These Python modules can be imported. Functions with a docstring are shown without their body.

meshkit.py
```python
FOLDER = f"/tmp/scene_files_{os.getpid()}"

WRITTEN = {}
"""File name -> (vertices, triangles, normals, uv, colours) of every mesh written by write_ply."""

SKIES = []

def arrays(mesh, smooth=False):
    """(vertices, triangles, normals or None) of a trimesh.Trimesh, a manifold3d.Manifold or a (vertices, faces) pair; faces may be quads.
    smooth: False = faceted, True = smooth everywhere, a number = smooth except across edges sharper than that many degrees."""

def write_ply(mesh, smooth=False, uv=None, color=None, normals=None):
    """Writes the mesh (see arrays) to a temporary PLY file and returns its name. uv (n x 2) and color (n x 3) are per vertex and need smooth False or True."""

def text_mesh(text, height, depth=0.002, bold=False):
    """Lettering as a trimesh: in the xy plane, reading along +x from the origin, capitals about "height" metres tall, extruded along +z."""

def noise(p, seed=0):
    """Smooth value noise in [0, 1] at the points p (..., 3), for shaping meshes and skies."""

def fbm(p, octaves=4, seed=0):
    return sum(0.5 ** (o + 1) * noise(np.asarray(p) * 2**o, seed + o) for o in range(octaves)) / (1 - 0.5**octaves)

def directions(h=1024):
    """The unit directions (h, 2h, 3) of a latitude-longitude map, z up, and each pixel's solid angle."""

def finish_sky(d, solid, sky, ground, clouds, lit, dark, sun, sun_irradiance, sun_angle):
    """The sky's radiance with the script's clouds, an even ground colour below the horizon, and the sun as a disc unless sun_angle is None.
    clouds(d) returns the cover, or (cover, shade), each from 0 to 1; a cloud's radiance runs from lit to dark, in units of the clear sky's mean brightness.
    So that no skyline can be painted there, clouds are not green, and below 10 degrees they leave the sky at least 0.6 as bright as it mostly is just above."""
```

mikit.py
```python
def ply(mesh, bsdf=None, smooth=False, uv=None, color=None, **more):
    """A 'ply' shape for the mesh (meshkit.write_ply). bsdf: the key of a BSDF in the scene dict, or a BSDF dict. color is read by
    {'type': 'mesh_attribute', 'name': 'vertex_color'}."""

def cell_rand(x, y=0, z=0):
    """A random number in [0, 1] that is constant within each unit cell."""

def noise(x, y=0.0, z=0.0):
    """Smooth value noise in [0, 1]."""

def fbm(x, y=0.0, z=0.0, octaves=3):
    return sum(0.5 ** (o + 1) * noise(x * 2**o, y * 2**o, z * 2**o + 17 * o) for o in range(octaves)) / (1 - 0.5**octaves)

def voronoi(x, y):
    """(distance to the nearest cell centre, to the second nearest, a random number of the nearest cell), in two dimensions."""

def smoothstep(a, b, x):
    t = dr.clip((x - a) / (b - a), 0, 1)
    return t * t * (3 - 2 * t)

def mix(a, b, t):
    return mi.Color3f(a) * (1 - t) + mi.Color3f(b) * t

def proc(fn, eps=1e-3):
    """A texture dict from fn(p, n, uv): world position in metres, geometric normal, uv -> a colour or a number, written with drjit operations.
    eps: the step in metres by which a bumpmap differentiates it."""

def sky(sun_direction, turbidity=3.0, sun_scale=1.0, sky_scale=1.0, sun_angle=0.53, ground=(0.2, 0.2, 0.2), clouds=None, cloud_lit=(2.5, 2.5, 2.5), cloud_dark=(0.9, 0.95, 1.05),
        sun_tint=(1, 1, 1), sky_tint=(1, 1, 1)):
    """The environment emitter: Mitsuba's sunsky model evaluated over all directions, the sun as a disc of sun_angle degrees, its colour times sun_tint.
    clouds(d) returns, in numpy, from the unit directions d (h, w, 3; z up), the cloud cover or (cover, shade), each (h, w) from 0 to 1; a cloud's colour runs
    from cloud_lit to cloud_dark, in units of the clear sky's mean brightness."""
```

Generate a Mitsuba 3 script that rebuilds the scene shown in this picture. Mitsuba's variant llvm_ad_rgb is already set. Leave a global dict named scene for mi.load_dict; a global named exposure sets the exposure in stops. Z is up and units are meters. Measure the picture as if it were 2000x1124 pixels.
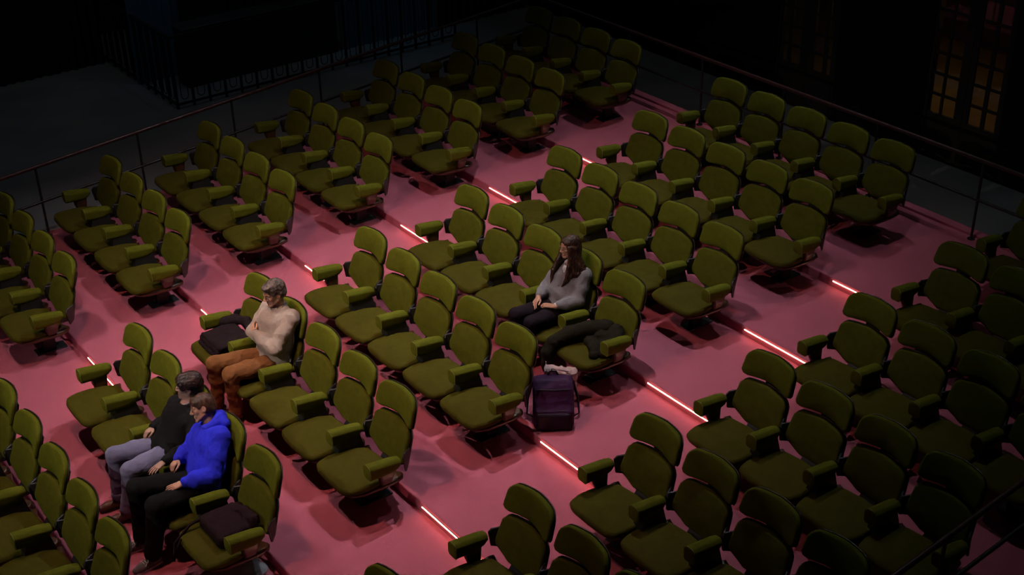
import math, random
import numpy as np, trimesh, mitsuba as mi, mikit, meshkit, manifold3d
import drjit as dr
from shapely.geometry import Polygon
from mikit import proc, noise, fbm, smoothstep, mix
T = mi.ScalarTransform4f
scene, labels = {}, {}

# ------------------------------------------------------------------ camera
CAM = np.array([11.3253, -2.4679, 7.9220])
YAW, PITCH, ROLL, FOCAL = 2.5029, 0.5103, 0.0182, 2596.63
fw = np.array([math.cos(PITCH) * math.cos(YAW), math.cos(PITCH) * math.sin(YAW), -math.sin(PITCH)])
rt = np.cross(fw, [0, 0, 1]); rt /= np.linalg.norm(rt)
dn = np.cross(fw, rt)
up = -(-math.sin(ROLL) * rt + math.cos(ROLL) * dn)
scene['camera'] = {'type': 'perspective', 'fov': math.degrees(2 * math.atan(1000 / FOCAL)), 'fov_axis': 'x', 'near_clip': 0.1, 'far_clip': 100.0,
                   'to_world': T().look_at(origin=CAM.tolist(), target=(CAM + fw).tolist(), up=up.tolist())}
exposure = 0.0

# ------------------------------------------------------------------ lights (theatre spots on two trusses above the seats, the cinema screen in front)
def spot(name, pos, target, rgb, cutoff, beam):
    scene[name] = {'type': 'spot', 'to_world': T().look_at(origin=list(pos), target=list(target), up=[0, 1, 0.01]), 'intensity': {'type': 'rgb', 'value': list(rgb)},
                   'cutoff_angle': float(cutoff), 'beam_width': float(beam)}
def rgb(c, k): return [x * k for x in c]
WARM, RED, COOL = (1.0, 0.93, 0.84), (1.0, 0.46, 0.36), (0.90, 0.95, 1.0)
spot('spot_front_a', (-1.6, -0.4, 9.2), (-0.1, 2.5, 0.2), rgb(WARM, 112), 30, 2)
spot('spot_front_b', (2.0, 0.2, 9.2), (0.6, 3.2, 0.2), rgb(RED, 140), 36, 2)
spot('spot_key', (1.4, -6.4, 8.2), (0.8, 2.4, 1.0), rgb(WARM, 170), 22, 3)
spot('spot_back_a', (0.9, 5.8, 9.4), (0.8, 3.3, 0.3), rgb(COOL, 195), 38, 2)
spot('spot_back_b', (3.6, 6.6, 9.4), (3.6, 6.0, 0.3), rgb(COOL, 30), 44, 4)
spot('spot_back_c', (0.8, 10.8, 9.4), (0.2, 8.0, 0.8), rgb(COOL, 75), 27, 3)
spot('spot_curtain', (-8.6, 10.2, 4.6), (-9.25, 10.0, 0.3), (0.18, 0.80, 1.35), 26, 6)
spot('spot_stair', (-9.0, 6.3, 4.6), (-9.95, 6.1, 0.6), (0.08, 0.42, 0.68), 26, 6)
scene['ambient'] = {'type': 'constant', 'radiance': {'type': 'rgb', 'value': [0.0006, 0.0007, 0.0008]}}

def wash_panel():
    s = mikit.ply(trimesh.Trimesh([[-7, 0, 9.8], [7, 0, 9.8], [7, 11, 9.8], [-7, 11, 9.8]], [[0, 2, 1], [0, 3, 2]]))
    s['emitter'] = {'type': 'area', 'radiance': {'type': 'rgb', 'value': [0.014, 0.015, 0.016]}}
    return s
scene['ceiling'] = wash_panel()
labels['ceiling'] = {'kind': 'structure'}
def house_panel(x0, x1, y0, y1, z, L):
    s = mikit.ply(trimesh.Trimesh([[x0, y0, z], [x1, y0, z], [x1, y1, z], [x0, y1, z]], [[0, 2, 1], [0, 3, 2]]))
    s['emitter'] = {'type': 'area', 'radiance': {'type': 'rgb', 'value': [0.92 * L, 0.98 * L, 1.0 * L]}}
    return s
scene['ceiling_hall'] = house_panel(-11.5, -5.6, 0.5, 9.5, 6.5, 0.075); labels['ceiling_hall'] = {'kind': 'structure'}
scene['ceiling_rear'] = house_panel(-4, 7.5, 10.8, 12.2, 5.5, 0.13); labels['ceiling_rear'] = {'kind': 'structure'}

# ------------------------------------------------------------------ layout measured from the photograph
PITCH_X, ROW, STEP = 0.66, 1.36984, 0.1118
BLOCKS = {'L': (-3.9826, 4), 'M': (0.0, 5), 'R': (4.6133, 4)}
RISER = -0.18                                   # riser of row r stands at y = r * ROW + RISER
XL, XR, YB, HALL = -4.68, 7.25, 10.06, -0.12
def level(y): return max(0, int(math.floor((y - RISER) / ROW)) + 1)

# ------------------------------------------------------------------ materials
def two(b): return {'type': 'twosided', 'bsdf': b}
def rgbt(c): return {'type': 'rgb', 'value': list(c)}
def plain(name, col, rough=0.6, metallic=0.0, **kw):
    scene[name] = two({'type': 'principled', 'base_color': rgbt(col), 'roughness': rough, 'metallic': metallic, **kw})
    return name
def grain(name, a, b, freq, rough=0.8, **kw):
    def fn(p, n, uv): return mix(a, b, smoothstep(0.2, 0.8, fbm(p.x * freq, p.y * freq, p.z * freq)))
    scene[name] = two({'type': 'principled', 'base_color': proc(fn), 'roughness': rough, **kw})
    return name
def carpet_fn(p, n, uv):
    f = fbm(p.x * 260, p.y * 260, p.z * 260, octaves=2)
    b = fbm(p.x * 2.2, p.y * 2.2, p.z * 2.2)
    return mix((0.285, 0.070, 0.098), (0.385, 0.099, 0.139), 0.65 * f + 0.35 * b)
scene['carpet'] = two({'type': 'principled', 'base_color': proc(carpet_fn), 'roughness': 0.95, 'specular': 0.1, 'sheen': 0.3, 'sheen_tint': 0.8})
def velvet_fn(p, n, uv):
    f = fbm(p.x * 160, p.y * 160, p.z * 160, octaves=2)
    b = fbm(p.x * 22, p.y * 22, p.z * 22, octaves=4)
    return mix((0.046, 0.050, 0.0030), (0.090, 0.094, 0.0066), 0.4 * f + 0.6 * b)
scene['velvet'] = two({'type': 'principled', 'base_color': proc(velvet_fn), 'roughness': 0.85, 'specular': 0.08, 'sheen': 0.35, 'sheen_tint': 0.9})
def worn_fn(p, n, uv):
    f = fbm(p.x * 160, p.y * 160, p.z * 160, octaves=2)
    b = fbm(p.x * 18, p.y * 18, p.z * 18, octaves=4)
    return mix((0.028, 0.024, 0.0017), (0.055, 0.047, 0.0038), 0.4 * f + 0.6 * b)
def back_fn(p, n, uv):
    f = fbm(p.x * 160, p.y * 160, p.z * 160, octaves=2)
    b = fbm(p.x * 18, p.y * 18, p.z * 18, octaves=4)
    return mix((0.037, 0.037, 0.0024), (0.072, 0.071, 0.0054), 0.4 * f + 0.6 * b)
scene['back_velvet'] = two({'type': 'principled', 'base_color': proc(back_fn), 'roughness': 0.85, 'specular': 0.08, 'sheen': 0.3, 'sheen_tint': 0.9})
scene['seat_velvet'] = two({'type': 'principled', 'base_color': proc(worn_fn), 'roughness': 0.85, 'specular': 0.08, 'sheen': 0.25, 'sheen_tint': 0.9})
plain('piping', (0.095, 0.105, 0.014), 0.7, sheen=1.0, sheen_tint=0.8)
grain('walnut', (0.030, 0.013, 0.006), (0.055, 0.022, 0.009), 9, 0.35)
grain('dark_ply', (0.010, 0.007, 0.005), (0.018, 0.011, 0.008), 9, 0.3)
plain('black_metal', (0.012, 0.012, 0.013), 0.4, specular=0.4)
plain('rail_paint', (0.035, 0.010, 0.010), 0.35)
grain('hall_floor', (0.17, 0.175, 0.178), (0.23, 0.233, 0.236), 1.3, 0.6)
plain('dark_wall', (0.009, 0.009, 0.0095), 0.95, specular=0.1)
plain('door_wood', (0.018, 0.012, 0.008), 0.6)
plain('blue_cloth', (0.04, 0.13, 0.20), 0.9)
plain('black_cloth', (0.006, 0.006, 0.007), 0.95)
plain('iron', (0.01, 0.01, 0.011), 0.5)

# ------------------------------------------------------------------ mesh helpers
def key_for(name):
    if name not in scene: return name
    k = 1
    while f'{name}_{k:03d}' in scene: k += 1
    return f'{name}_{k:03d}'
taken = set()
def numbered(name):
    k, n = name, 0
    while k in taken or k in scene:
        n += 1; k = f'{name}_{n:03d}'
    taken.add(k); return k
def thing(name, label, category, group=None):
    k = numbered(name)
    labels[k] = {'label': label, 'category': category}
    if group: labels[k]['group'] = group
    return k
def put(parent, name, shape, to_world=None, label=None, kind=None):
    k = numbered(f'{parent}__{name}' if parent else name)
    scene[k] = {**shape, 'to_world': to_world} if to_world is not None else dict(shape)
    if label or kind:
        labels[k] = {x: y for x, y in (('label', label), ('kind', kind)) if y}
    return k
def structure(name, shape, label=None): return put(None, name, shape, label=label, kind='structure')
def box(x0, x1, y0, y1, z0, z1):
    m = trimesh.creation.box([x1 - x0, y1 - y0, z1 - z0]); m.apply_translation([(x0 + x1) / 2, (y0 + y1) / 2, (z0 + z1) / 2]); return m
def rbox(x0, x1, y0, y1, z0, z1, r, seg=12):
    s = manifold3d.Manifold.sphere(r, seg)
    c = [s.translate([x, y, z]) for x in (x0 + r, x1 - r) for y in (y0 + r, y1 - r) for z in (z0 + r, z1 - r)]
    return to_tri(manifold3d.Manifold.batch_hull(c))
def to_tri(m):
    q = m.to_mesh(); return trimesh.Trimesh(q.vert_properties[:, :3], q.tri_verts, process=False)
def hull(pts): return trimesh.convex.convex_hull(np.array(pts, float))
def cat(*ms): return trimesh.util.concatenate(list(ms))
def tube(pts, r, n=8, closed=False):
    pts = np.array(pts, float); N = len(pts)
    t = np.gradient(pts, axis=0) if not closed else np.roll(pts, -1, 0) - np.roll(pts, 1, 0)
    t /= np.linalg.norm(t, axis=1, keepdims=True)
    u = np.cross(t[0], [0, 0, 1.0] if abs(t[0][2]) < 0.9 else [1.0, 0, 0]); u /= np.linalg.norm(u)
    R = np.broadcast_to(np.asarray(r, float), (N,))
    a = np.arange(n) / n * 2 * np.pi
    V = []
    for i in range(N):
        u = u - t[i] * (u @ t[i]); u /= np.linalg.norm(u); w = np.cross(t[i], u)
        V.append(pts[i] + R[i] * (np.cos(a)[:, None] * u + np.sin(a)[:, None] * w))
    V = np.vstack(V); F = []
    for i in range(N if closed else N - 1):
        for k in range(n):
            A, B = i * n + k, i * n + (k + 1) % n
            C, D = ((i + 1) % N) * n + k, ((i + 1) % N) * n + (k + 1) % n
            F += [[A, B, D], [A, D, C]]
    if not closed:
        V = np.vstack([V, pts[:1], pts[-1:]])
        for k in range(n):
            F += [[N * n, (k + 1) % n, k], [N * n + 1, (N - 1) * n + k, (N - 1) * n + (k + 1) % n]]
    return trimesh.Trimesh(V, F, process=False)
def loft(sections, cap=True):
    S = np.array(sections, float); N, n = S.shape[:2]
    V = S.reshape(-1, 3); F = []
    for i in range(N - 1):
        for k in range(n):
            A, B, C, D = i * n + k, i * n + (k + 1) % n, (i + 1) * n + k, (i + 1) * n + (k + 1) % n
            F += [[A, B, D], [A, D, C]]
    if cap:
        V = np.vstack([V, S[0].mean(0), S[-1].mean(0)])
        for k in range(n):
            F += [[N * n, (k + 1) % n, k], [N * n + 1, (N - 1) * n + k, (N - 1) * n + (k + 1) % n]]
    m = trimesh.Trimesh(V, F, process=False)
    if m.volume < 0: m.invert()
    return m
def sym(half): return [(x, y) for x, y in half] + [(-x, y) for x, y in reversed(half) if x != 0]
def pad(outline, corner, thick, edge, crown, warp, nth=56, nphi=6, rings=(0.0, 0.3, 0.55, 0.78, 1.0)):
    """A cushion or a shell: a rounded outline (u, v), domed by crown, its edge rounded over edge metres, then bent by warp(u, v, w)."""
    P = Polygon(outline).buffer(-corner, quad_segs=8).buffer(corner, quad_segs=8)
    c = np.array(P.centroid.coords[0]); xy = np.array(P.exterior.coords) - c
    ang = np.unwrap(np.arctan2(xy[:, 1], xy[:, 0]))
    if ang[-1] < ang[0]: ang, xy = -ang[::1], xy; xy = xy[::-1]; ang = np.unwrap(np.arctan2(xy[:, 1], xy[:, 0]))
    th = ang[0] + np.arange(nth) / nth * 2 * np.pi
    d = np.stack([np.cos(th), np.sin(th)], 1)
    Rr = []
    for dd in d:                                           # the ray's crossing with the outline
        a, b = xy[:-1], xy[1:]; e = b - a
        den = dd[0] * e[:, 1] - dd[1] * e[:, 0]
        with np.errstate(divide='ignore', invalid='ignore'):
            tt = (a[:, 0] * e[:, 1] - a[:, 1] * e[:, 0]) / den
            ss = (a[:, 0] * dd[1] - a[:, 1] * dd[0]) / den
        ok = (tt > 0) & (ss >= -1e-6) & (ss <= 1 + 1e-6); Rr.append(tt[ok].max())
    Rr = np.array(Rr); L = []
    dome = lambda s: crown * (1 - s ** 2)
    for s in rings:
        r = (Rr - edge) * s; L.append((r, np.full(nth, thick / 2 + dome(s * (1 - edge / Rr.mean())))))
    for k in range(1, nphi + 1):
        ph = math.pi * k / nphi
        L.append((Rr - edge * (1 - math.sin(ph)), np.full(nth, thick / 2 * math.cos(ph)) + dome(1 - edge / Rr.mean() * (1 - math.sin(ph))) * (1 + math.cos(ph)) / 2))
    L.append((np.zeros(nth), np.full(nth, -thick / 2)))
    V = []
    for r, w in L:
        q = c + d * r[:, None]; V.append(np.stack(warp(q[:, 0], q[:, 1], w), 1))
    V = np.vstack(V); F = []
    for i in range(len(L) - 1):
        for k in range(nth):
            A, B, C, D = i * nth + k, i * nth + (k + 1) % nth, (i + 1) * nth + k, (i + 1) * nth + (k + 1) % nth
            if i > 0: F.append([A, C, B])
            if i < len(L) - 2: F.append([B, C, D])
            elif i == len(L) - 2 and i == 0: pass
    m = trimesh.Trimesh(V, F, process=True); m.merge_vertices()
    if m.volume < 0: m.invert()
    return m

# ------------------------------------------------------------------ tiers of the seating, hall floor, walls
for r in range(0, 8):
    y0 = (r - 1) * ROW + RISER if r else -2.4
    y1 = r * ROW + RISER if r < 7 else YB
    z = r * STEP
    n = 0.02                                              # rounded nosing
    prof = [(y0, -0.3), (y0, z - n)] + [(y0 + n * (1 - math.cos(a)), z - n + n * math.sin(a)) for a in np.linspace(0.3, math.pi / 2, 5)] + [(y1 + 0.05, z), (y1 + 0.05, -0.3)]
    m = trimesh.creation.extrude_polygon(Polygon(prof), XR - XL)
    m.apply_transform(np.array([[0, 0, 1, XL], [1, 0, 0, 0], [0, 1, 0, 0], [0, 0, 0, 1.0]]))
    structure('floor_tier', mikit.ply(m, 'carpet', smooth=40))
structure('trim_1', mikit.ply(rbox(XL, XR, YB, YB + 0.13, -0.3, 7 * STEP + 0.035, 0.012), 'carpet', smooth=40))
structure('floor', mikit.ply(box(-20, 22, -12, 13.3, -0.4, HALL), 'hall_floor'))
structure('floor_corridor', mikit.ply(box(-6, 8, 13.5, 18, -0.4, HALL), grain('corridor_floor', (0.28, 0.20, 0.10), (0.36, 0.26, 0.13), 3, 0.5)))

# rear wall with two glazed double doors; a lamp-lit corridor lies behind
DOORS = [(-2.64, -1.40), (0.28, 1.58)]
YW, DTOP = 13.3, 2.75
xs = [-20] + [v for d in DOORS for v in d] + [22]
segs = [box(xs[i], xs[i + 1], YW, YW + 0.2, -0.4, 6) for i in range(0, len(xs), 2)] + [box(a, b, YW, YW + 0.2, DTOP, 6) for a, b in DOORS]
structure('wall_rear', mikit.ply(cat(*segs), 'dark_wall'))
structure('wall_corridor', mikit.ply(cat(box(-6, 8, 18, 18.2, -0.4, 4), box(-6.2, -6, 13.5, 18, -0.4, 4), box(8, 8.2, 13.5, 18, -0.4, 4), box(-6, 8, 13.5, 18, 3.8, 4)), plain('corridor_wall', (0.06, 0.025, 0.012), 0.9)))
scene['door_glass'] = {'type': 'thindielectric'}
GLASS_COLS = [[(-2.56, -2.43), (-2.36, -2.16), (-1.89, -1.69), (-1.62, -1.53)], [(0.33, 0.53), (0.57, 0.79), (1.02, 1.23), (1.29, 1.47)]]
for i, (a, b) in enumerate(DOORS):
    cols = GLASS_COLS[i]; rows = [(0.56 + 0.31 * k, 0.56 + 0.31 * k + 0.268) for k in range(7)]
    door = structure(f'door_{i + 1}', mikit.ply(cat(box(a, a + 0.05, YW + 0.02, YW + 0.12, HALL, DTOP), box(b - 0.05, b, YW + 0.02, YW + 0.12, HALL, DTOP), box(a, b, YW + 0.02, YW + 0.12, DTOP - 0.05, DTOP)), 'door_wood'))
    for leaf in (0, 1):
        l0, l1 = (a + 0.05, (a + b) / 2 - 0.004) if leaf == 0 else ((a + b) / 2 + 0.004, b - 0.05)
        if i == 0: l0, l1 = (a + 0.05, -2.024) if leaf == 0 else (-2.016, b - 0.05)
        cc = cols[2 * leaf:2 * leaf + 2]
        bits = [box(l0, cc[0][0], YW + 0.04, YW + 0.08, HALL + 0.01, DTOP - 0.05), box(cc[1][1], l1, YW + 0.04, YW + 0.08, HALL + 0.01, DTOP - 0.05),
                box(cc[0][0], cc[1][1], YW + 0.04, YW + 0.08, HALL + 0.01, rows[0][0]), box(cc[0][0], cc[1][1], YW + 0.04, YW + 0.08, rows[-1][1], DTOP - 0.05)]
        lf = put(door, 'leaf', mikit.ply(cat(*bits), 'door_wood'))
        put(lf, 'muntin', mikit.ply(box(cc[0][1], cc[1][0], YW + 0.045, YW + 0.075, rows[0][0], rows[-1][1]), 'door_wood'))
        for k in range(6):
            put(lf, 'muntin', mikit.ply(box(cc[0][0], cc[1][1], YW + 0.047, YW + 0.073, rows[k][1], rows[k + 1][0]), 'door_wood'))
        for c0, c1 in cc:
            for z0, z1 in rows:
                put(lf, 'pane', mikit.ply(trimesh.Trimesh([[c0, YW + 0.06, z0], [c1, YW + 0.06, z0], [c1, YW + 0.06, z1], [c0, YW + 0.06, z1]], [[0, 1, 2], [0, 2, 3]]), 'door_glass'))
scene['corridor_lamp_a'] = {'type': 'point', 'position': [-1.2, 15.2, 1.5], 'intensity': rgbt((0.34, 0.22, 0.06))}
scene['corridor_lamp_b'] = {'type': 'point', 'position': [0.6, 15.3, 1.6], 'intensity': rgbt((0.24, 0.125, 0.034))}

# far side: wall with blue-lit cloth, black drape, counter, iron balustrade
structure('wall_far', mikit.ply(box(-13.2, -13, -12, 14, -0.4, 6), 'dark_wall'))
def drape(y0, y1, x, z0, z1, mat, amp=0.03, per=0.16):
    n = max(8, int((y1 - y0) / 0.02)); yy = np.linspace(y0, y1, n); xx = x + amp * np.sin(yy * 2 * np.pi / per) + 0.5 * amp * np.sin(yy * 2 * np.pi / (per * 2.7))
    P = np.stack([xx, yy], 1); Q = P[::-1] - [0.012, 0]
    poly = Polygon(np.vstack([P, Q])); m = trimesh.creation.extrude_polygon(poly.buffer(0), z1 - z0); m.apply_translation([0, 0, z0]); return m
for y0, y1, x, mat, lab, nm in ((9.02, 11.10, -9.25, 'blue_cloth', 'blue-grey lit curtain behind the iron balustrade, beside the black drape', 'curtain'),
                                (5.4, 6.45, -9.95, 'blue_cloth', 'dim blue curtain strip left of the tall black drape', 'curtain'),
                                (6.25, 9.0, -9.75, 'black_cloth', 'tall black drape hanging between the two blue curtains', 'drape'),
                                (11.12, 13.2, -9.15, 'black_cloth', 'black drape in the dark corner past the iron balustrade', 'drape'),
                                (-2.0, 5.4, -11.4, 'black_cloth', 'wide black drape across the dark hall left of the balustrade', 'drape')):
    k = numbered(nm); scene[k] = mikit.ply(drape(y0, y1, x, HALL, 4.2, mat), mat, smooth=50); labels[k] = {'label': lab, 'category': 'curtain'}
k = thing('counter', 'long low black counter in front of the black drape behind the balustrade', 'counter')
put(k, 'body', mikit.ply(rbox(-9.6, -9.22, 6.0, 8.95, HALL, 0.88, 0.01), 'black_cloth', smooth=40))
put(k, 'worktop', mikit.ply(rbox(-9.62, -9.20, 5.98, 8.97, 0.88, 0.92, 0.012), plain('counter_top', (0.03, 0.04, 0.042), 0.25), smooth=40), label='glossy counter edge')

f = thing('iron_balustrade', 'black wrought-iron balustrade with looped bars, on the grey hall floor', 'railing')
FX, FY0, FY1, FZ = -8.45, 5.44, 11.05, HALL
put(f, 'top_rail', mikit.ply(box(FX - 0.03, FX + 0.03, FY0, FY1, FZ + 1.2, FZ + 1.24), 'iron'))
put(f, 'bottom_rail', mikit.ply(box(FX - 0.02, FX + 0.02, FY0, FY1, FZ + 0.06, FZ + 0.09), 'iron'))
put(f, 'top_rail', mikit.ply(box(FX - 3.1, FX - 0.03, FY0 - 0.03, FY0 + 0.03, FZ + 1.2, FZ + 1.24), 'iron'))
put(f, 'bottom_rail', mikit.ply(box(FX - 3.1, FX - 0.02, FY0 - 0.02, FY0 + 0.02, FZ + 0.06, FZ + 0.09), 'iron'))
def loop_pts(c, d, z0, z1, r, n=8):
    a = np.linspace(0, np.pi, n); q = [np.array([0, 0, 0.0])] * 0
    for t in a: q.append(c + d * r * math.cos(t) + np.array([0, 0, z1 - r + r * math.sin(t)]))
    for t in a: q.append(c - d * r * math.cos(t) + np.array([0, 0, z0 + r - r * math.sin(t)]))
    return q
NB = int(round((FY1 - FY0) / 0.293))
bar_y = mikit.ply(box(-0.018, 0.018, -0.018, 0.018, FZ, FZ + 1.2), 'iron')
loop_y = mikit.ply(tube(loop_pts(np.zeros(3), np.array([0, 1.0, 0]), FZ + 0.14, FZ + 1.17, 0.062), 0.008, 6, closed=True), 'iron', smooth=True)
loop_x = mikit.ply(tube(loop_pts(np.zeros(3), np.array([1.0, 0, 0]), FZ + 0.14, FZ + 1.17, 0.062), 0.008, 6, closed=True), 'iron', smooth=True)
for i in range(NB + 1):
    y = FY0 + i * 0.293
    if y < FY1: put(f, 'bar', bar_y, T().translate([FX, y, 0]))
    if y + 0.15 < FY1: put(f, 'loop', loop_y, T().translate([FX, y + 0.1465, 0]))
for i in range(1, 11):
    put(f, 'bar', bar_y, T().translate([FX - i * 0.293, FY0, 0])); put(f, 'loop', loop_x, T().translate([FX - i * 0.293 + 0.1465, FY0, 0]))

# the cinema screen, outside the frame in front of the seats: its dim blue picture lights the risers
scene['screen_glow'] = mikit.ply(trimesh.Trimesh([[-3, -9, 0.8], [5.5, -9, 0.8], [5.5, -9, 5.2], [-3, -9, 5.2]], [[0, 2, 1], [0, 3, 2]]), 'black_cloth')
scene['screen_glow']['emitter'] = {'type': 'area', 'radiance': rgbt((0.06, 0.08, 0.17))}
labels['screen_glow'] = {'label': 'dim cinema screen in front of the seating, outside the picture', 'category': 'screen'}

# ------------------------------------------------------------------ guard rails
def rail(name, label, p0, p1, top, mid, posts, zf):
    k = thing(name, label, 'railing', None)
    p0, p1 = np.array(p0, float), np.array(p1, float)
    put(k, 'handrail', mikit.ply(tube([p0 + [0, 0, top], p1 + [0, 0, top]], 0.025, 10), 'rail_paint', smooth=50))
    put(k, 'mid_rail', mikit.ply(tube([p0 + [0, 0, mid], p1 + [0, 0, mid]], 0.019, 8), 'black_metal', smooth=50))
    for q in posts:
        q = np.array(q, float); z0 = zf(q); zt = np.interp(np.linalg.norm(q[:2] - p0[:2]), [0, np.linalg.norm(p1[:2] - p0[:2])], [p0[2], p1[2]]) + top
        po = put(k, 'post', mikit.ply(tube([[q[0], q[1], z0], [q[0], q[1], zt]], 0.016, 8), 'black_metal', smooth=50))
        put(po, 'foot', mikit.ply(trimesh.creation.cylinder(0.045, 0.008, 16, transform=trimesh.transformations.translation_matrix([q[0], q[1], z0 + 0.004])), 'black_metal', smooth=50))
SL = STEP / ROW
zl = lambda y: SL * (y - RISER) + 0.035
rail('side_rail', 'long red-brown guard rail along the far side of the seating, above the grey floor', (-4.55, -1.5, zl(-1.5)), (-4.55, 10.0, zl(10.0)), 0.98, 0.50,
     [(-4.55, 0.53 + ROW * k) for k in range(-1, 7)] + [(-4.55, 10.0)], lambda q: level(q[1]) * STEP if q[1] < YB else 7 * STEP)
rail('rear_rail', 'dark guard rail behind the back row, below the glazed doors', (-4.55, 10.0, 7 * STEP), (7.08, 10.0, 7 * STEP), 0.98, 0.50,
     [(-4.0 + 1.5 * k, 10.0) for k in range(0, 8)], lambda q: 7 * STEP)
rail('near_rail', 'dark guard rail crossing the bottom right corner beside the near seats', (7.08, -1.5, zl(-1.5)), (7.08, 10.0, zl(10.0)), 1.02, 0.50,
     [(7.08, 0.53 + ROW * k) for k in range(-1, 7)], lambda q: level(q[1]) * STEP)

# ------------------------------------------------------------------ step lights in the aisle risers
scene['led_glow'] = plain('led_cover', (0.8, 0.7, 0.65), 0.4) and scene['led_cover']
del scene['led_glow']
for a0, a1, nm in ((-1.42, -0.56, 'far aisle'), (3.14, 4.12, 'near aisle')):
    for r in range(0, 7):
        y = r * ROW + RISER; z = (r + 1) * STEP - 0.033
        if r * 1 > 6: continue
        st = ['in the lowest step', 'second step', 'third step', 'fourth step', 'fifth step', 'sixth step', 'the last step'][r]
        k = thing('step_light', f'glowing red-white strip light in the riser of the {nm}, {st}', 'strip light', 'step lights in the aisles')
        put(k, 'channel', mikit.ply(box(a0 - 0.01, a1 + 0.01, y - 0.010, y + 0.01, z - 0.004, z + 0.004), 'black_metal'))
        s = mikit.ply(box(a0, a1, y - 0.016, y - 0.009, z - 0.005, z + 0.005), 'led_cover')
        s['emitter'] = {'type': 'area', 'radiance': rgbt((17.0, 7.2, 5.0))}
        put(k, 'diffuser', s)

# ------------------------------------------------------------------ the cinema seat, origin on the floor under the headrest
def seat_warp(u, v, w):
    z = 0.372 + w + 0.05 * (-(v + 0.56)) * 0.6 - 1.6 * np.maximum(0, -(v + 0.74)) ** 2
    return u, v, z
def back_y(z): return -0.205 + (z - 0.37) * 0.32
def back_warp(u, v, w):
    return u, back_y(v) - 0.55 * u ** 2 - 0.952 * w, v + 0.305 * w
def head_warp(u, v, w):
    return u, -0.070 + (v - 0.77) * 0.28 - 0.80 * u ** 2 - 0.96 * w, v + 0.27 * w
SEAT = sym([(0, -0.850), (0.20, -0.843), (0.290, -0.815), (0.322, -0.68), (0.318, -0.56), (0.29, -0.42), (0.22, -0.30), (0, -0.275)])
SSHELL = sym([(0, -0.800), (0.20, -0.795), (0.275, -0.770), (0.318, -0.66), (0.323, -0.40), (0.316, -0.235), (0.270, -0.205), (0.215, -0.265), (0, -0.262)])
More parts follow.
